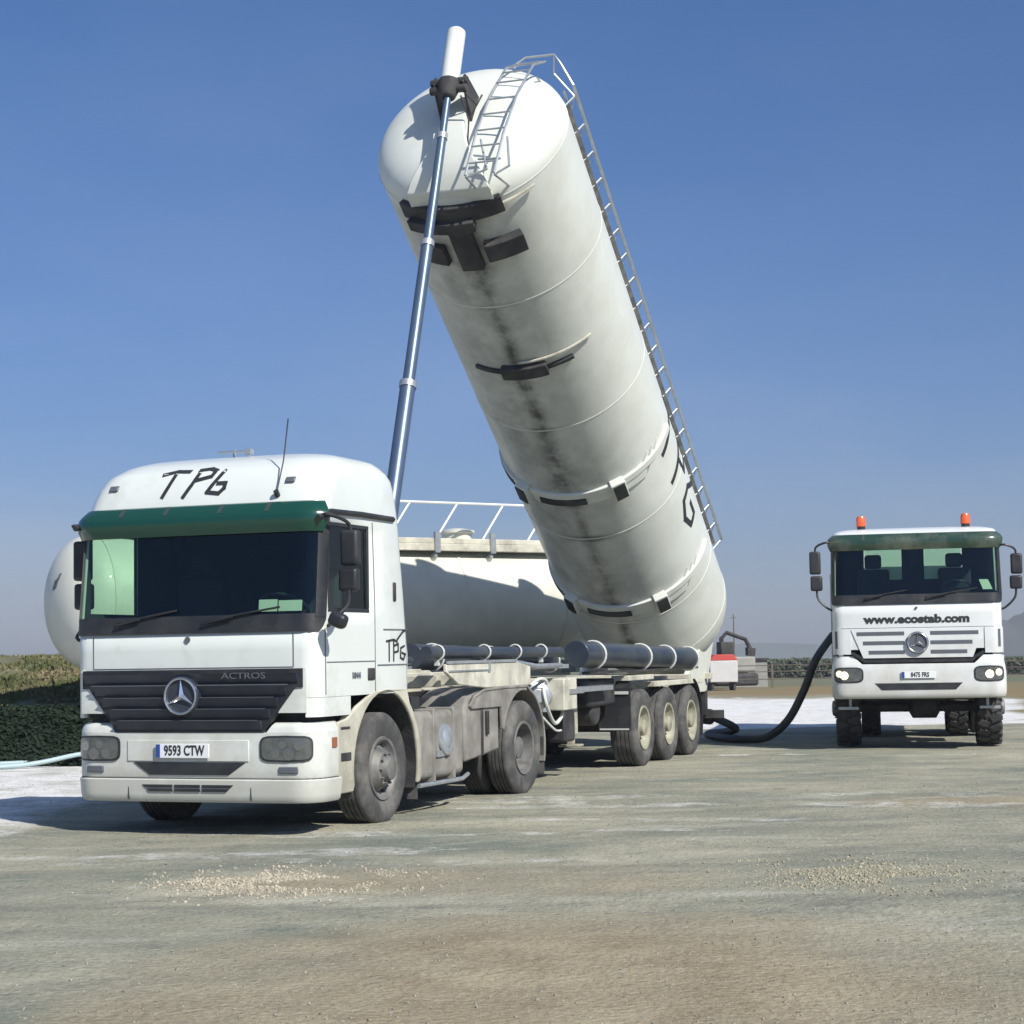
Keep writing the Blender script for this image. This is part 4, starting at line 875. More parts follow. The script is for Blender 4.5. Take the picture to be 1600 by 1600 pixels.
    obj('hand_rail', m, M['galv'], tank)
    m = MB(); A = [[z(s_, 41, RT+.01), z(s_, 41.5, RT+.15)] for s_ in (.3, 3, 6, 9.4)]; Bq = [[z(s_, 42.2, RT+.01), z(s_, 42.7, RT+.15)] for s_ in (.3, 3, 6, 9.4)]; m.sheet(A, Bq); obj('kick_plate', m, M['rim'], tank)
    m = MB(); A = [[z(s_, a, RT+.12) for a in (52, 64, 78, 90, 102)] for s_ in (.3, 9.4)]; Bq = [[z(s_, a, RT+.09) for a in (52, 64, 78, 90, 102)] for s_ in (.3, 9.4)]; m.sheet(A, Bq)
    for s_ in (1, 3.2, 5.4, 7.6, 9.2):
        for a in (56, 98): m.cyl(z(s_, a, RT-.01), z(s_, a, RT+.10), .02)
    obj('walkway', m, M['galv'], tank)
    m = MB()
    for s_ in (2.2, 5, 7.8): m.lathe([(0, .26), (.22, .26), (.24, .29), (.28, .29), (.33, .1), (.34, 0)], TP(s_, 90, RT-.02), NX, 24)
    obj('manhole', m, M['tank'], tank)
    # big hand-painted letters
    D = 57.3/RT
    def CT(a, b, o): return TP(a, b*D, RT+o)   # a: s, b: arc metres
    m = MB()
    for k in ([(4.45, .36), (3.75, .40)], [(4.12, .38), (3.98, -.36)],                                   # T
              [(3.50, .38), (3.36, -.36)], [(3.50, .38), (3.10, .34), (3.05, .12), (3.42, .04)],             # P
              [(2.50, .34), (2.80, .02), (2.78, -.24), (2.50, -.36), (2.24, -.26), (2.28, -.06), (2.52, -.06)]):  # G
        q = stroke(CT, k, .085, .006, .012); m.add(q.v, q.f)
    obj('tank_lettering', m, M['ink'], tank, ang=60)
    # discharge cone
    m = MB(); rings = []
    for f, r in ((0, .62), (.35, .48), (.7, .26), (1, .13), (1.25, .12)):
        c = TV(-.95, 0, -.35)*(1-f)+Vector((0, 16.05, .82))*f; rings.append([c+Vector((r*math.cos(t), r*math.sin(t)*.9, 0)) for t in [2*pi*k/24 for k in range(24)]])
    m.loft(rings); obj('discharge_cone', m, M['tank'], tank)
    # ---------------- chassis
    m = MB()
    for s in (-1, 1):
        m.prism([(2.9, 1.22), (4.6, 1.20), (6.2, 1.06), (6.5, .86), (15.0, .86), (15.0, 1.16), (6.9, 1.20), (6.4, 1.36), (2.9, 1.36)], 'x', min(s*.46, s*.52), max(s*.46, s*.52))
    for y in (3.0, 4.0, 5.2, 7.2, 9.3, 11, 12, 13.4, 14.8): m.box(-1.0, 1.0, y, y+.1, 1.08 if y > 6 else 1.22, 1.18 if y > 6 else 1.34)
    m.box(-.5, .5, 3.2, 3.8, 1.16, 1.40)
    ch = obj('trailer_chassis', m, M['creamw'], tl, .008)
    for s in (-1, 1):
        m = MB().prism([(2.75, 1.37), (3.1, 1.24), (3.9, 1.19), (5.33, 1.19), (5.33, 1.40), (4.9, 1.455), (2.75, 1.455)], 'x', min(s*1.16, s*1.20), max(s*1.16, s*1.20)); sp_ = obj('side_panel', m, M['creamw'], tl, .01)
        m = MB().box(min(s*1.195, s*1.21), max(s*1.195, s*1.21), 2.75, 4.85, 1.455, 1.485); m.box(min(s*1.195, s*1.212), max(s*1.195, s*1.212), 2.8, 4.0, 1.375, 1.39); m.box(min(s*1.1, s*1.215), max(s*1.1, s*1.215), 3.95, 4.0, 1.36, 1.46); obj('panel_lip', m, M['galv'], sp_)
        m = MB().tube([(s*1.10, 2.45, 1.57), (s*1.10, 6.7, 1.555)], .065, 14); m.tube([(s*.93, 4.3, 1.50), (s*.93, 6.9, 1.47)], .06, 12); hr = obj('hose_carrier', m, M['steeltube'], tl)
        m = MB()
        for y in (2.75, 4.1, 5.1, 6.0): m.tube([(s*1.10+.075*math.cos(a), y, 1.57+.075*math.sin(a)) for a in [2*pi*k/16 for k in range(17)]], .012, 6, False); m.box(s*1.10-.02, s*1.10+.02, y-.03, y+.03, 1.44, 1.50)
        obj('carrier_clip', m, M['strap'], hr)
        m = MB().box(min(s*.9, s*1.15), max(s*.9, s*1.15), 5.3, 6.9, 1.36, 1.41); m.tube([(s*1.16, 4.8, 1.46), (s*1.18, 5.6, 1.40), (s*1.18, 6.5, 1.40)], .028, 7); obj('outrigger', m, M['galv'], sp_)
        m = MB().cyl((s*1.10, 7.36, 1.525), (s*1.10, 13.0, 1.42), .165, n=32); bt = obj('storage_tube', m, M['steeltube'], tl, .008)
        m = MB()
        for y in (8.06, 10.24, 11.54, 12.9):
            zc = 1.525-(y-7.36)*.0186; m.tube([(s*1.10+.172*math.cos(a), y, zc+.172*math.sin(a)) for a in [2*pi*k/24 for k in range(25)]], .018, 6, False)
        obj('tube_strap', m, M['strap'], bt)
        m = MB().box(min(s*1.0, s*1.19), max(s*1.0, s*1.19), 7.9, 13.2, 1.27, 1.30); obj('tube_shelf', m, M['dark'], tl)
        m = MB().box(min(s*.95, s*1.2), max(s*.95, s*1.2), 9.35, 10.6, 1.155, 1.225); m.box(min(s*.95, s*1.2), max(s*.95, s*1.2), 10.62, 13.4, 1.05, 1.12); gd = obj('side_guard', m, M['creamw'], tl, .008)
        # mudguards
        m = MB().box(min(s*.78, s*1.22), max(s*.78, s*1.22), 9.30, 9.34, .50, 1.06)
        m.prism([(9.30, 1.06), (9.42, 1.16), (9.46, 1.14), (9.34, 1.04)], 'x', min(s*.78, s*1.22), max(s*.78, s*1.22)); mg = obj('mudguard', m, M['black'], tl)
        m = MB().box(min(s*.9, s*1.2), max(s*.9, s*1.2), 9.28, 9.296, .98, 1.02); m.box(min(s*.8, s*1.2), max(s*.8, s*1.2), 9.28, 9.296, .51, .53); obj('guard_strip', m, M['strap'], mg)
        A = arc_pts((12.65, .52), .62, 75, -25, 10); Bq = arc_pts((12.65, .52), .60, 75, -25, 10); m = MB().prism(A+Bq[::-1], 'x', min(s*.80, s*1.23), max(s*.80, s*1.23)); obj('mudguard', m, M['black'], tl)
        for y in (10.03, 11.34, 12.65): wheel(tl, s*1.22, y, .525, .36, 'trailer', mt='tyre', mr='rimcream', side=s)
        # landing leg
        m = MB().box(min(s*.80, s*.94), max(s*.80, s*.94), 7.72, 7.88, .52, 1.15); m.box(min(s*.83, s*.91), max(s*.83, s*.91), 7.75, 7.85, .40, .54); m.box(min(s*.74, s*1.0), max(s*.74, s*1.0), 7.68, 7.92, .37, .40); obj('landing_leg', m, M['cream'], tl, .008)
    for y in (10.03, 11.34, 12.65): ch2 = MB().cyl((-1.0, y, .52), (1.0, y, .52), .07); obj('axle', ch2, M['dark'], tl)
    # equipment between the tractor and the trailer wheels
    m = MB().box(.88, 1.20, 6.55, 7.05, .86, 1.24); cb = obj('control_cabinet', m, M['creamw'], tl, .015)
    m = MB().box(1.0, 1.2, 7.05, 8.6, 1.06, 1.12); m.box(1.19, 1.215, 6.75, 7.3, 1.05, 1.11); obj('cabinet_rail', m, M['galv'], cb)
    m = MB().lathe([(0, .16), (.05, .17), (.1, .16), (.12, .1), (.15, .08), (.15, 0)], (1.0, 6.1, 1.05), (.5, -.85, 0), 22); m.cyl((1.0, 6.3, 1.05), (.9, 6.9, 1.0), .10); m.cyl((1.0, 6.35, .85), (1.0, 6.35, 1.2), .05); obj('valve', m, M['galv'], tl, .006)
    m = MB().tube(smooth_path([(1.12, 6.0, 1.15), (1.15, 6.02, .95), (1.12, 6.4, .72), (1.10, 6.75, .80), (1.05, 6.95, .95)], 7), .022, 8); m.tube(smooth_path([(1.05, 5.75, 1.18), (1.12, 5.9, 1.25), (1.12, 6.15, 1.2), (1.1, 6.2, 1.0)], 7), .018, 8); m.tube(smooth_path([(1.1, 5.9, .85), (1.15, 6.3, .65), (1.1, 6.7, .62)], 6), .014, 7); obj('loop_hose', m, M['hosew'], tl)
    m = MB().box(-.85, .85, 5.95, 7.9, .62, .98); m.cyl((-1.0, 8.5, .80), (1.0, 8.5, .80), .20, n=24); m.box(-.9, .9, 9.4, 13.3, .70, .88); m.box(.4, 1.05, 8.0, 9.2, .85, 1.2); m.box(-1.05, -.4, 8.0, 9.2, .85, 1.2); m.box(.75, 1.0, 7.2, 7.6, .45, .9); obj('air_tank', m, M['dark'], tl, .04)
    for v in (-.86, .86):
        m = MB().prism([(13.6, .88), (14.9, .88), (15.5, 1.75), (15.2, 1.95), (14.5, 1.55), (13.6, 1.12)], 'x', v-.035, v+.035); obj('hinge_bracket', m, M['tank'], tl, .006)
    m = MB().box(-1.15, 1.15, 14.9, 15.02, .45, .58); m.box(-.9, -.8, 14.85, 14.95, .5, .9); m.box(.8, .9, 14.85, 14.95, .5, .9); m.cyl((0, 16.05, .45), (0, 16.05, .8), .09); m.cyl((0, 16.05, .5), (.7, 16.0, .42), .07); m.lathe([(0, .1), (.04, .13), (.2, .13), (.24, .1)], (.5, 16.0, .45), (1, 0, -.1), 18, True); obj('discharge_pipe', m, M['dark'], tl, .008)
build_trailer(tl)

# ================================================================== SECOND TANKER (lying level behind)
t2d = Vector((7.04, 4.8)).normalized(); t2a = math.atan2(t2d.x, t2d.y)
t2 = empty('tank_trailer', (-6.40, 28.6, 0), -t2a, 'second white tank trailer lying level behind the first, with folding rail on top', 'trailer')
def build_t2(t):
    Z = 2.43; R0 = 1.02; L_ = 8.6; m = MB(); prof = []
    for k in range(11): a = pi/2*(1-k/10); prof.append((-.62*math.sin(a), R0*max(math.cos(a), 1e-5)**.9))
    for k in range(1, 8): prof.append((L_*k/8, R0))
    for k in range(11): a = pi/2*k/10; prof.append((L_+.5*math.sin(a), R0*max(math.cos(a), 1e-5)**.9))
    m.lathe(prof, (0, 0, Z), (0, 1, 0), 72); tk = obj('tank', m, M['tank2'], t, ang=60)
    m = MB()
    for y in (0, 2.05, 4.1, 6.15, 8.2): m.lathe([(-.02, R0-.01), (-.02, R0+.012), (.02, R0+.012), (.02, R0-.01)], (0, y, Z), (0, 1, 0), 64)
    obj('weld_seam', m, M['tank2'], tk)
    m = MB().prism([(.30, 3.37), (.85, 3.37), (.85, 3.46), (.30, 3.46)], 'y', .8, 8.3); m.prism([(.72, 3.25), (.86, 3.25), (.86, 3.37), (.72, 3.37)], 'y', .8, 8.3); wk = obj('walkway', m, M['creamw'], tk, .01)
    m = MB()
    for y in (1.2, 2.3, 3.4, 4.5, 5.6, 6.7): m.prism([(.60, 3.1), (.86, 3.24), (.86, 3.15), (.62, 2.95)], 'y', y, y+.06); m.box(.84, .90, y, y+.10, 3.22, 3.56)
    obj('walkway_bracket', m, M['galv'], wk)
    m = MB().tube([(.80, .9, 4.05), (.80, 8.1, 4.05)], .024, 7)
    for k in range(8): y = 1.5+k*.92; m.tube([(.80, y-.42, 3.46), (.80, y, 4.05)], .019, 6)
    obj('folding_rail', m, M['alu'], tk)
    m = MB()
    for y in (1.6, 4.1, 6.6): m.lathe([(0, .26), (.16, .26), (.18, .3), (.22, .3), (.26, .1), (.27, 0)], (0, y, Z+R0-.02), (0, 0, 1), 24)
    obj('manhole', m, M['tank2'], tk)
    m = MB().tube([(.05, -.60, 2.62), (.12, -.60, 2.72), (.24, -.56, 2.84), (.14, -.60, 2.64), (.05, -.60, 2.60)], .022, 6); obj('head_badge', m, M['inkgrey'], tk)
    m = MB()
    for s in (-1, 1): m.box(min(s*.40, s*.48), max(s*.40, s*.48), .3, 8.6, 1.15, 1.42)
    for y in (.4, 2, 4, 6, 8.4): m.box(-.9, .9, y, y+.1, 1.2, 1.38)
    m.box(-.7, .7, .2, 1.2, 1.30, 1.45); ch = obj('trailer_chassis', m, M['cream'], t, .008)
    m = MB().prism([(.22, 1.44), (.38, 1.44), (.46, 1.16), (.58, 1.12), (.56, 1.06), (.34, 1.08)], 'y', -.12, -.02); obj('front_lug', m, M['alu'], ch)
    for s in (-1, 1):
        m = MB().box(min(s*.80, s*.94), max(s*.80, s*.94), 2.2, 2.36, .12, 1.2); m.box(min(s*.74, s*1.0), max(s*.74, s*1.0), 2.14, 2.42, .0, .04); obj('landing_leg', m, M['cream'], ch, .008)
        for y in (5.2, 6.5, 7.8): wheel(t, s*1.2, y, .525, .36, 'trailer', mt='tyre', mr='rimcream', side=s)
        m = MB().box(min(s*.8, s*1.2), max(s*.8, s*1.2), 4.5, 8.4, 1.10, 1.13); obj('mudguard', m, M['black'], ch)
    for y in (5.2, 6.5, 7.8): obj('axle', MB().cyl((-1, y, .52), (1, y, .52), .07), M['dark'], t)
build_t2(t2)

# ================================================================== SECOND LORRY (right)
TL2 = .190
lo = empty('site_lorry', (6.02, 28.25, .05), -TL2, 'white site lorry with two orange beacons and lit headlights, facing the camera on the right', 'truck')
def build_lorry(t):
    DZ = .36; C = Cab(DZ, False); body = C.shell(t, M['white2'], True)
    T = lambda k: (lambda z: C.T(z, k)); nT = lambda k: (lambda z: -C.T(z, k))
    obj('windscreen', C.panel([1.86+DZ, 2.1+DZ, 2.35+DZ, 2.6+DZ, 2.74+DZ], nT(.52), T(.52), .004, .008, 30), M['glass'], t, ang=60)
    zz = lambda z: min(1, max(.0, (z-DZ-1.70))/.16)**.5
    fr = C.panel([a+DZ for a in (1.775, 1.79, 1.82, 1.88, 1.92)], lambda z: -C.T(z, .95*zz(z)), lambda z: C.T(z, .95*zz(z)), .016, .02, 36)
    C.panel([2.68+DZ, 2.76+DZ, 2.82+DZ], nT(.95), T(.95), .016, .02, 36, fr)
    for a, b in ((.50, .95), (-.95, -.50)):
        C.panel([1.9+DZ, 2.2+DZ, 2.5+DZ, 2.75+DZ], lambda z: math.copysign(C.T(z, abs(a)), a), lambda z: math.copysign(C.T(z, abs(b)), b), .018, .02, 8, fr)
    obj('windscreen_surround', fr, M['black'], t, ang=50)
    wiper(t, C, -.75, -.25, 1.86+DZ, 1.96+DZ); wiper(t, C, .15, .75, 1.86+DZ, 1.97+DZ)
    m = C.panel([1.97+DZ, 2.05+DZ, 2.12+DZ], lambda z: .98-(z-2.33)*.35, lambda z: 1.13-(z-2.33)*.5, -.03, .004, 4); obj('paper_sheet', m, M['paper'], t)
    for s in (-1, 1):
        x = s*1.222; m = MB().box(min(x, x+s*.006), max(x, x+s*.006), .262, 1.068, 1.962+DZ, 2.728+DZ); obj('door_window', m, M['sideglass'], t)
        m = MB().box(min(s*1.235, s*1.256), max(s*1.235, s*1.256), 1.04, 1.18, 1.33+DZ, 1.44+DZ); obj('door_handle', m, M['dark'], t, .01)
    m = MB().box(-.74, -.17, 1.728, 1.735, 2.19+DZ, 2.73+DZ); m.box(.17, .74, 1.728, 1.735, 2.19+DZ, 2.73+DZ); obj('rear_window', m, M['sideglass'], t)
    mirror(t, -1, -1.47, .20, 2.0+DZ, 2.60+DZ); mirror(t, 1, 1.47, .20, 1.97+DZ, 2.50+DZ)
    voff = lambda z: interp([(2.94, .04), (3.03, .085), (3.08, .10), (3.14, .08), (3.20, .02)], z)
    v = obj('sun_visor', C.panel([2.95, 2.99, 3.03, 3.09, 3.13, 3.16, 3.185, 3.20], nT(.72), T(.72), voff, .012, 40), M['visor2'], t, ang=60)
    m = MB()
    for tt in (-.75, -.28, .28, .75): C.panel([3.10, 3.15, 3.195], tt-.02, tt+.02, lambda z: voff(z)+.006, .02, 2, m)
    obj('visor_bracket', m, M['dash'], v)
    for x in (-.78, .78):
        m = MB().cyl((x, .55, 3.27), (x, .55, 3.345), .062, n=20); b = obj('beacon', m, M['black'], t)
        obj('beacon_lens', MB().lathe([(0, .075), (.12, .07), (.155, .055), (.165, 0)], (x, .55, 3.345), (0, 0, 1), 20), M['orange'], b)
    # front
    m = MB()
    C.panel([1.775, 1.783], nT(1), T(1), .002, .01, 24, m)
    obj('panel_seam', m, M['inkgrey'], t)
    obj('web_lettering', text_mb('www.ecostab.com', .165, lambda x, y, z: C.P(x, 1.905+y, .004+z), .003, .008, sx=1.25), M['ink'], t)
    obj('bonnet_badge', MB().cyl(C.P(0, 2.075, 0), C.P(0, 2.075, .02), .018), M['inkgrey'], t)
    gt = lambda z: .78+.20*(z-1.28)/.5
    gr = obj('grille', C.panel([1.33, 1.36, 1.5, 1.7, 1.765], lambda z: -gt(z), gt, .014, .05, 24), M['white2'], t, ang=40)
    m = MB()
    for z, w_ in ((1.695, .89), (1.555, .80), (1.415, .72)):
        for s in (-1, 1):
            a, b = (.19, w_) if s > 0 else (-w_, -.19); C.panel([z-.028, z+.028], a, b, .018, .02, 8, m)
    obj('grille_slot', m, M['inkgrey'], gr)
    star(t, C, 0, 1.555, .155, M['chrome'], M['inkgrey'])
    m = stroke(lambda a, b, o: C.P(a, b, o), [(-.95, 1.40), (-.84, 1.335), (-.78, 1.285), (.78, 1.285), (.84, 1.335), (.95, 1.40)], .05, .022, .05)
    obj('grille_gap', m, M['black'], t)
    for s in (-1, 1):
        a, b = ((lambda z: .98), (lambda z: C.T(z, 1)+.6)) if s > 0 else ((lambda z: -C.T(z, 1)-.6), (lambda z: -.98))
        obj('corner_panel', C.panel([1.39, 1.42, 1.5, 1.6, 1.72, 1.77], a, b, .014, .05, 20), M['white2'], t, ang=50)
        m = C.panel([1.48, 1.74], (lambda z: s*1.19-.02), (lambda z: s*1.19+.02), .02, .02, 2); obj('side_vent', m, M['inkgrey'], t)
    # bumper
    B = Cab(); B.uf = [(0, -.05), (4, -.05)]; B.hw = [(0, 1.285), (4, 1.285)]; B.rf = [(0, .20), (4, .20)]
    of = lambda z: interp([(.72, -.05), (.75, -.01), (.82, .0), (1.10, .0), (1.22, -.015), (1.36, -.06)], z)
    m = MB(); B.panel([.725, .745, .80, .9, 1.0, 1.1, 1.2, 1.24], lambda z: -B.T(z, 1)-.45, lambda z: B.T(z, 1)+.45, of, .08, 60, m)
    for s in (-1, 1):
        a, b = ((lambda z: .82+(z-1.24)*1.1), (lambda z: B.T(z, 1)+.45)) if s > 0 else ((lambda z: -B.T(z, 1)-.45), (lambda z: -.82-(z-1.24)*1.1))
        B.panel([1.24, 1.30, 1.345, 1.36], a, b, of, .08, 24, m)
    bu = obj('bumper', m, M['white2'], t, ang=40)
    obj('bumper_slot', B.panel(B.rows(.855, .955, 6), lambda z: -.54-(z-.855)*1, lambda z: .54+(z-.855)*1, .006, .03, 10), M['black'], bu)
    plate(t, B, 0, 1.075, .50, .10, '8475 FRS', .014)
    for s in (-1, 1):
        a, b = B.sq(s*1.03, .22, .965, 1.20, 4)
        hl = obj('headlight', B.panel(B.rows(.965, 1.20), a, b, .008, .05, 12), M['black'], t, ang=50)
        a, b = B.sq(s*1.03, .20, .985, 1.18, 4); obj('lens', B.panel(B.rows(.985, 1.18), a, b, .012, .02, 12), M['lamp'], hl, ang=50)
        m = MB()
        for tt, z, r in ((s*1.06-.03, 1.075, .062), (s*1.06+.10*s, 1.10, .05)):
            c = B.P(tt, z, .014); d = (B.P(tt, z, .03)-c).normalized(); m.lathe([(0, r), (.004, r), (.005, 0)], c, d, 18, True)
        obj('lamp', m, M['lit'], hl)
        m = MB().prism([(.45, .80), (.80, .80)]+arc_pts((1.44, .56), .70, 160, 20, 14)+[(2.12, .85), (2.15, 1.35), (.45, 1.35)], 'x', min(s*1.22, s*1.275), max(s*1.22, s*1.275)); obj('wheel_arch', m, M['white2'], t, .01)
        m = MB().box(min(s*.9, s*1.2), max(s*.9, s*1.2), .5, .68, .55, .59); m.box(min(s*1.0, s*1.04), max(s*1.0, s*1.04), .55, .6, .57, .9); obj('step', m, M['galv'], t)
        wheel(t, s*1.235, 1.44, .56, .34, 'lug', mt='tyredark', side=s)
        for y in (4.9, 6.25): wheel(t, s*1.235, y, .56, .29, 'rear', mt='tyredark', side=s); wheel(t, s*.88, y, .56, .29, 'lug', mt='tyredark', side=s)
    m = MB().box(-1.1, 1.1, .25, 1.7, 1.15, 1.5); m.box(-.5, .5, .4, 1.9, .78, 1.6)
    for s in (-1, 1): m.box(min(s*.36, s*.44), max(s*.36, s*.44), .2, 8.0, .88, 1.16)
    m.box(-.8, .8, .15, .3, .70, .9); m.cyl((-1, 1.44, .56), (1, 1.44, .56), .08); m.lathe([(-.25, .08), (-.18, .2), (.18, .2), (.25, .08)], (0.1, 1.44, .58), (1, 0, 0), 20, True)
    for y in (4.9, 6.25): m.cyl((-1, y, .56), (1, y, .56), .1); m.lathe([(-.25, .1), (-.18, .22), (.18, .22), (.25, .1)], (0, y, .58), (1, 0, 0), 20, True)
    m.box(-1.15, -.5, 2.3, 3.6, .72, 1.2); m.box(.5, 1.15, 2.3, 3.4, .72, 1.2); obj('chassis', m, M['dark'], t, .01)
    m = MB().prism([(-1.2, 1.45), (1.2, 1.45), (1.2, 2.95), (1.0, 3.1), (-1.0, 3.1), (-1.2, 2.95)], 'y', 2.0, 7.9); bd = obj('spreader_body', m, M['white2'], t, .03)
    m = MB()
    for y in (2.2, 3.3, 4.4, 5.5, 6.6, 7.7):
        for s in (-1, 1): m.box(min(s*1.19, s*1.25), max(s*1.19, s*1.25), y, y+.09, 1.45, 2.9)
    obj('body_rib', m, M['white2'], bd)
    m = MB().box(-.9, -.1, 1.995, 2.005, 2.5, 3.05); obj('fill_pipe', MB().tube([(-1.27, 2.6, 1.3), (-1.27, 2.6, 2.7)], .06, 10), M['galv'], bd)
    seats(body, DZ)
build_lorry(lo)

# ================================================================== HOSE AND SMALL THINGS
R2 = Matrix.Rotation(-TL2, 3, 'Z'); hp = Vector((6.02, 28.25, .05))+R2@Vector((-1.30, 2.45, 1.70))
RTm = Matrix.Rotation(-TT, 3, 'Z'); he = Vector((ox, oy, 0))+RTm@Vector((.75, 16.0, .42))
pts = [hp, Vector((4.80, 30.2, 1.35)), Vector((4.62, 30.3, .88)), Vector((4.38, 30.5, .40)), Vector((4.08, 30.8, .12)), Vector((3.75, 31.2, .07)), Vector((3.5, 31.8, .07)), Vector((3.3, 32.6, .10)), he+Vector((.35, 0, -.2)), he]
tag(obj('delivery_hose', MB().tube(smooth_path(pts, 10), .065, 14), M['hose'], ang=60), 'thick black hose sagging from the site lorry to the raised tank trailer', 'hose')
for k, (pp, lab) in enumerate((([(-12, 27.6, .05), (-8.6, 27.0, .05), (-7.4, 27.3, .04), (-6.9, 27.5, .08), (-6.3, 27.9, .18), (-5.8, 28.0, .1)], 'pale blue pipe lying on white ground at the foot of the bank, the nearer one'),
                         ([(-12, 27.9, .05), (-9, 27.85, .05), (-8.0, 27.75, .05), (-7.0, 27.95, .07), (-6.2, 28.05, .12)], 'pale blue pipe tucked against the foot of the bank, the farther one'))):
    tag(obj('water_pipe', MB().tube(smooth_path(pp, 8), .035, 10), M['pipeblue'], ang=60), lab, 'pipe', 'pipes at the foot of the bank')

def icosa():
    b = bmesh.new(); bmesh.ops.create_icosphere(b, subdivisions=1, radius=1); v = [x.co.copy() for x in b.verts]; f = [tuple(q.index for q in x.verts) for x in b.faces]; b.free(); return v, f
IV, IF = icosa()
def stones(n, place, sz, seed):
    rnd = random.Random(seed); m = MB()
    for i in range(n):
        p = place(rnd)
        if p is None: continue
        s_ = sz*(.4+rnd.random()**3*1.6); q = Matrix.Rotation(rnd.uniform(0, 6), 3, (rnd.random(), rnd.random(), rnd.random()+.1))
        sc = Vector((1, rnd.uniform(.6, 1), rnd.uniform(.5, .8)))
        m.add([Vector((p[0], p[1], gheight(p[0], p[1])+s_*.12))+q@Vector((v.x*sc.x*s_*rnd.uniform(.8, 1.2), v.y*sc.y*s_, v.z*sc.z*s_)) for v in IV], IF)
    return m
def patch(cx, cy, rx, ry):
    def f(r):
        x = r.gauss(0, .42); y = r.gauss(0, .36); px, py = cx+x*rx, cy+y*ry
        if fbm(px, py, 2.2) < -.25: return None
        return px, py
    return f
def mstone(name, a, b):
    m = mat(name, a, .9); t = m.node_tree; n = t.nodes; L = t.links.new
    g = n.new('ShaderNodeNewGeometry'); mx = n.new('ShaderNodeMix'); mx.data_type = 'RGBA'; mx.inputs[6].default_value = (*a, 1); mx.inputs[7].default_value = (*b, 1)
    L(g.outputs['Random Per Island'], mx.inputs[0]); L(mx.outputs[2], n['Principled BSDF'].inputs['Base Color']); return m
tag(obj('gravel_patch', stones(5200, patch(-1.60, 13.2, 1.0, 1.0), .0085, 1), mstone('pale_gravel', (.24, .215, .165), (.50, .45, .35)), fix=False, ang=20), 'loose pale gravel scattered on the ground in front of the tractor unit', 'gravel', kind='stuff')
tag(obj('gravel_patch', stones(4200, patch(2.30, 13.0, .95, 1.25), .0085, 2), mstone('yellowish_gravel', (.16, .15, .11), (.42, .39, .28)), fix=False, ang=20), 'loose yellowish gravel scattered in the right foreground', 'gravel', kind='stuff')
def loose(r):
    y = 8+18*r.random()**1.5; x = r.uniform(-.33, .33)*y
    return x, y
tag(obj('loose_stones', stones(5200, loose, .0062, 3), mstone('grey_stones', (.10, .10, .085), (.34, .33, .28)), fix=False, ang=20), 'small loose stones strewn over the whole yard', 'stones', kind='stuff')

# distant things between the lorries
def gz(x, y): return gheight(x, y)
e = empty('storage_box', (7.63, 70, gz(7.63, 70)), .1, 'white storage box with a red lid beyond the raised trailer', 'box')
obj('box_body', MB().box(-.52, .52, -.5, .5, .30, 1.10), M['boxw'], e, .03); obj('lid', MB().prism([(-.54, 1.10), (.54, 1.10), (.36, 1.32), (-.36, 1.32)], 'y', -.5, .5), M['red'], e, .02)
m = MB()
for x in (-.45, .38): m.box(x, x+.08, -.4, .4, .0, .30)
obj('skid', m, M['dark'], e)
e = empty('excavator', (9.4, 82, gz(9.4, 82)), .2, 'small dark excavator with raised arm far off between the lorries', 'excavator')
m = MB().box(-1.0, 1.0, -.7, -.3, .1, .65); m.box(-1.0, 1.0, .3, .7, .1, .65); obj('track', m, M['dark'], e, .12)
m = MB().box(-.8, .9, -.6, .6, .7, 1.35); obj('machine_body', m, M['farblock'], e, .08)
obj('machine_cab', MB().box(-.65, -.05, -.55, .1, 1.3, 2.0), M['dark'], e, .05)
m = MB().tube([(-.25, .3, 1.2), (-.35, .3, 2.15), (-.1, .3, 2.4), (.75, .3, 2.1), (.95, .3, 1.7)], .10, 6); ar = obj('arm', m, M['dark'], e); obj('bucket', MB().prism([(.8, 1.75), (1.15, 1.7), (1.1, 1.35), (.8, 1.4)], 'y', .1, .5), M['dark'], ar)
e = empty('site_hut', (12.3, 100, gz(12.3, 100)), -.1, 'low grey hut with flat dark roof beyond the excavator', 'hut')
obj('wall', MB().box(-1.0, 1.0, -1, 1, 0, 1.45), M['farblock'], e, .02); obj('roof', MB().box(-1.1, 1.1, -1.1, 1.1, 1.45, 1.56), M['dark'], e)
obj('window', MB().box(-.6, -.1, -1.02, -.99, .7, 1.15), M['dark'], e)
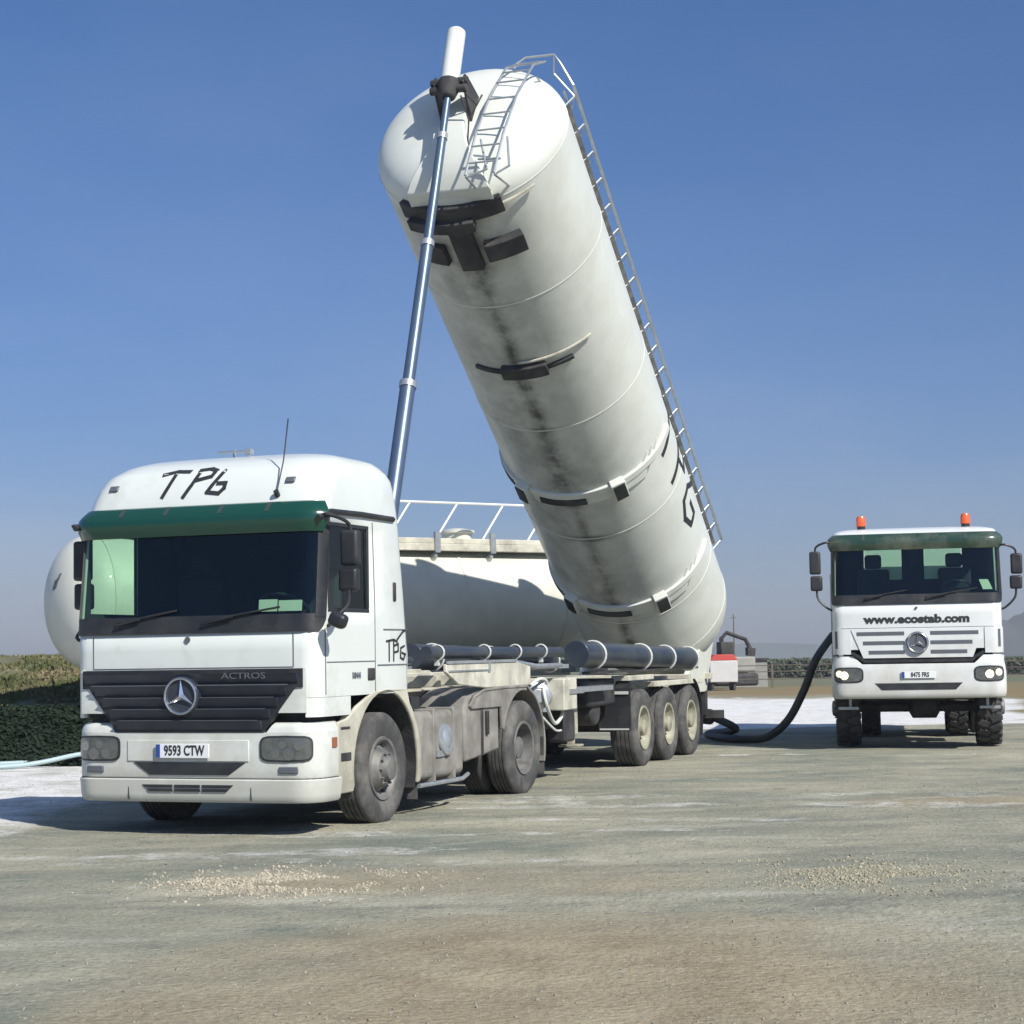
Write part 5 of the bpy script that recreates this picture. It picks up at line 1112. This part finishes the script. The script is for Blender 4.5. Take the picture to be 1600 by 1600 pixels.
fe = empty('wire_fence', (7.2, 76, 0), 0, 'low post and wire fence across the far side of the yard', 'fence')
for k in range(20):
    x = k*1.6; y = .25*k; obj('post', MB().box(x-.04, x+.04, y-.04, y+.04, gz(7.2+x, 76+y)-.1, gz(7.2+x, 76+y)+.95), M['wood'], fe)
m = MB()
for hgt in (.35, .65, .9): m.tube([(k*1.6, .25*k, gz(7.2+k*1.6, 76+.25*k)+hgt) for k in range(20)], .018, 4)
obj('rail', m, M['wood'], fe)
# distant poles
for k, (x, y, hgt) in enumerate(((21.5, 185, 6.5),)):
    e = empty('power_pole', (x, y, gz(x, y)-.2), 0, 'slim power pole standing in the fields behind the excavator', 'pole')
    obj('pole', MB().cyl((0, 0, 0), (0, 0, hgt), .10, .05, 8), M['wood'], e); obj('crossarm', MB().box(-.3, .3, -.04, .04, hgt-.4, hgt-.33), M['wood'], e)
# far hedge line
def bushline(name, pts, hgt, label, seed, c1, c2, n=2600):
    rnd = random.Random(seed); m = MB()
    for i in range(n):
        f = rnd.random()*(len(pts)-1); k = int(f); f -= k; x = pts[k][0]*(1-f)+pts[k+1][0]*f; y = pts[k][1]*(1-f)+pts[k+1][1]*f+rnd.uniform(-2, 2)
        hh = hgt*(.45+.55*(.5+.5*noise.noise(Vector((x*.13, seed, 0))))*1.3); z = gz(x, y)+hh*rnd.random()**.8; sz = rnd.uniform(.12, .32)*hgt/2.2
        a = rnd.uniform(0, 6.28); el = rnd.uniform(-1, 1); d = Vector((math.cos(a)*math.cos(el), math.sin(a)*math.cos(el), math.sin(el))); s_ = d.orthogonal().normalized(); c = Vector((x, y, z))
        m.add([c-s_*sz*.6, c+d*sz, c+s_*sz*.6, c-d*sz], [(0, 1, 2, 3)])
    tag(obj(name, m, leafmat(name+'_leaves', c1, c2), ang=180, fix=False), label, 'hedge', kind='stuff')
bushline('far_scrub', [(16, 190), (40, 185), (62, 180), (85, 186)], 2.2, 'far line of green scrub across the fields behind the lorries', 4, (.05, .065, .045), (.10, .11, .07), 26000)
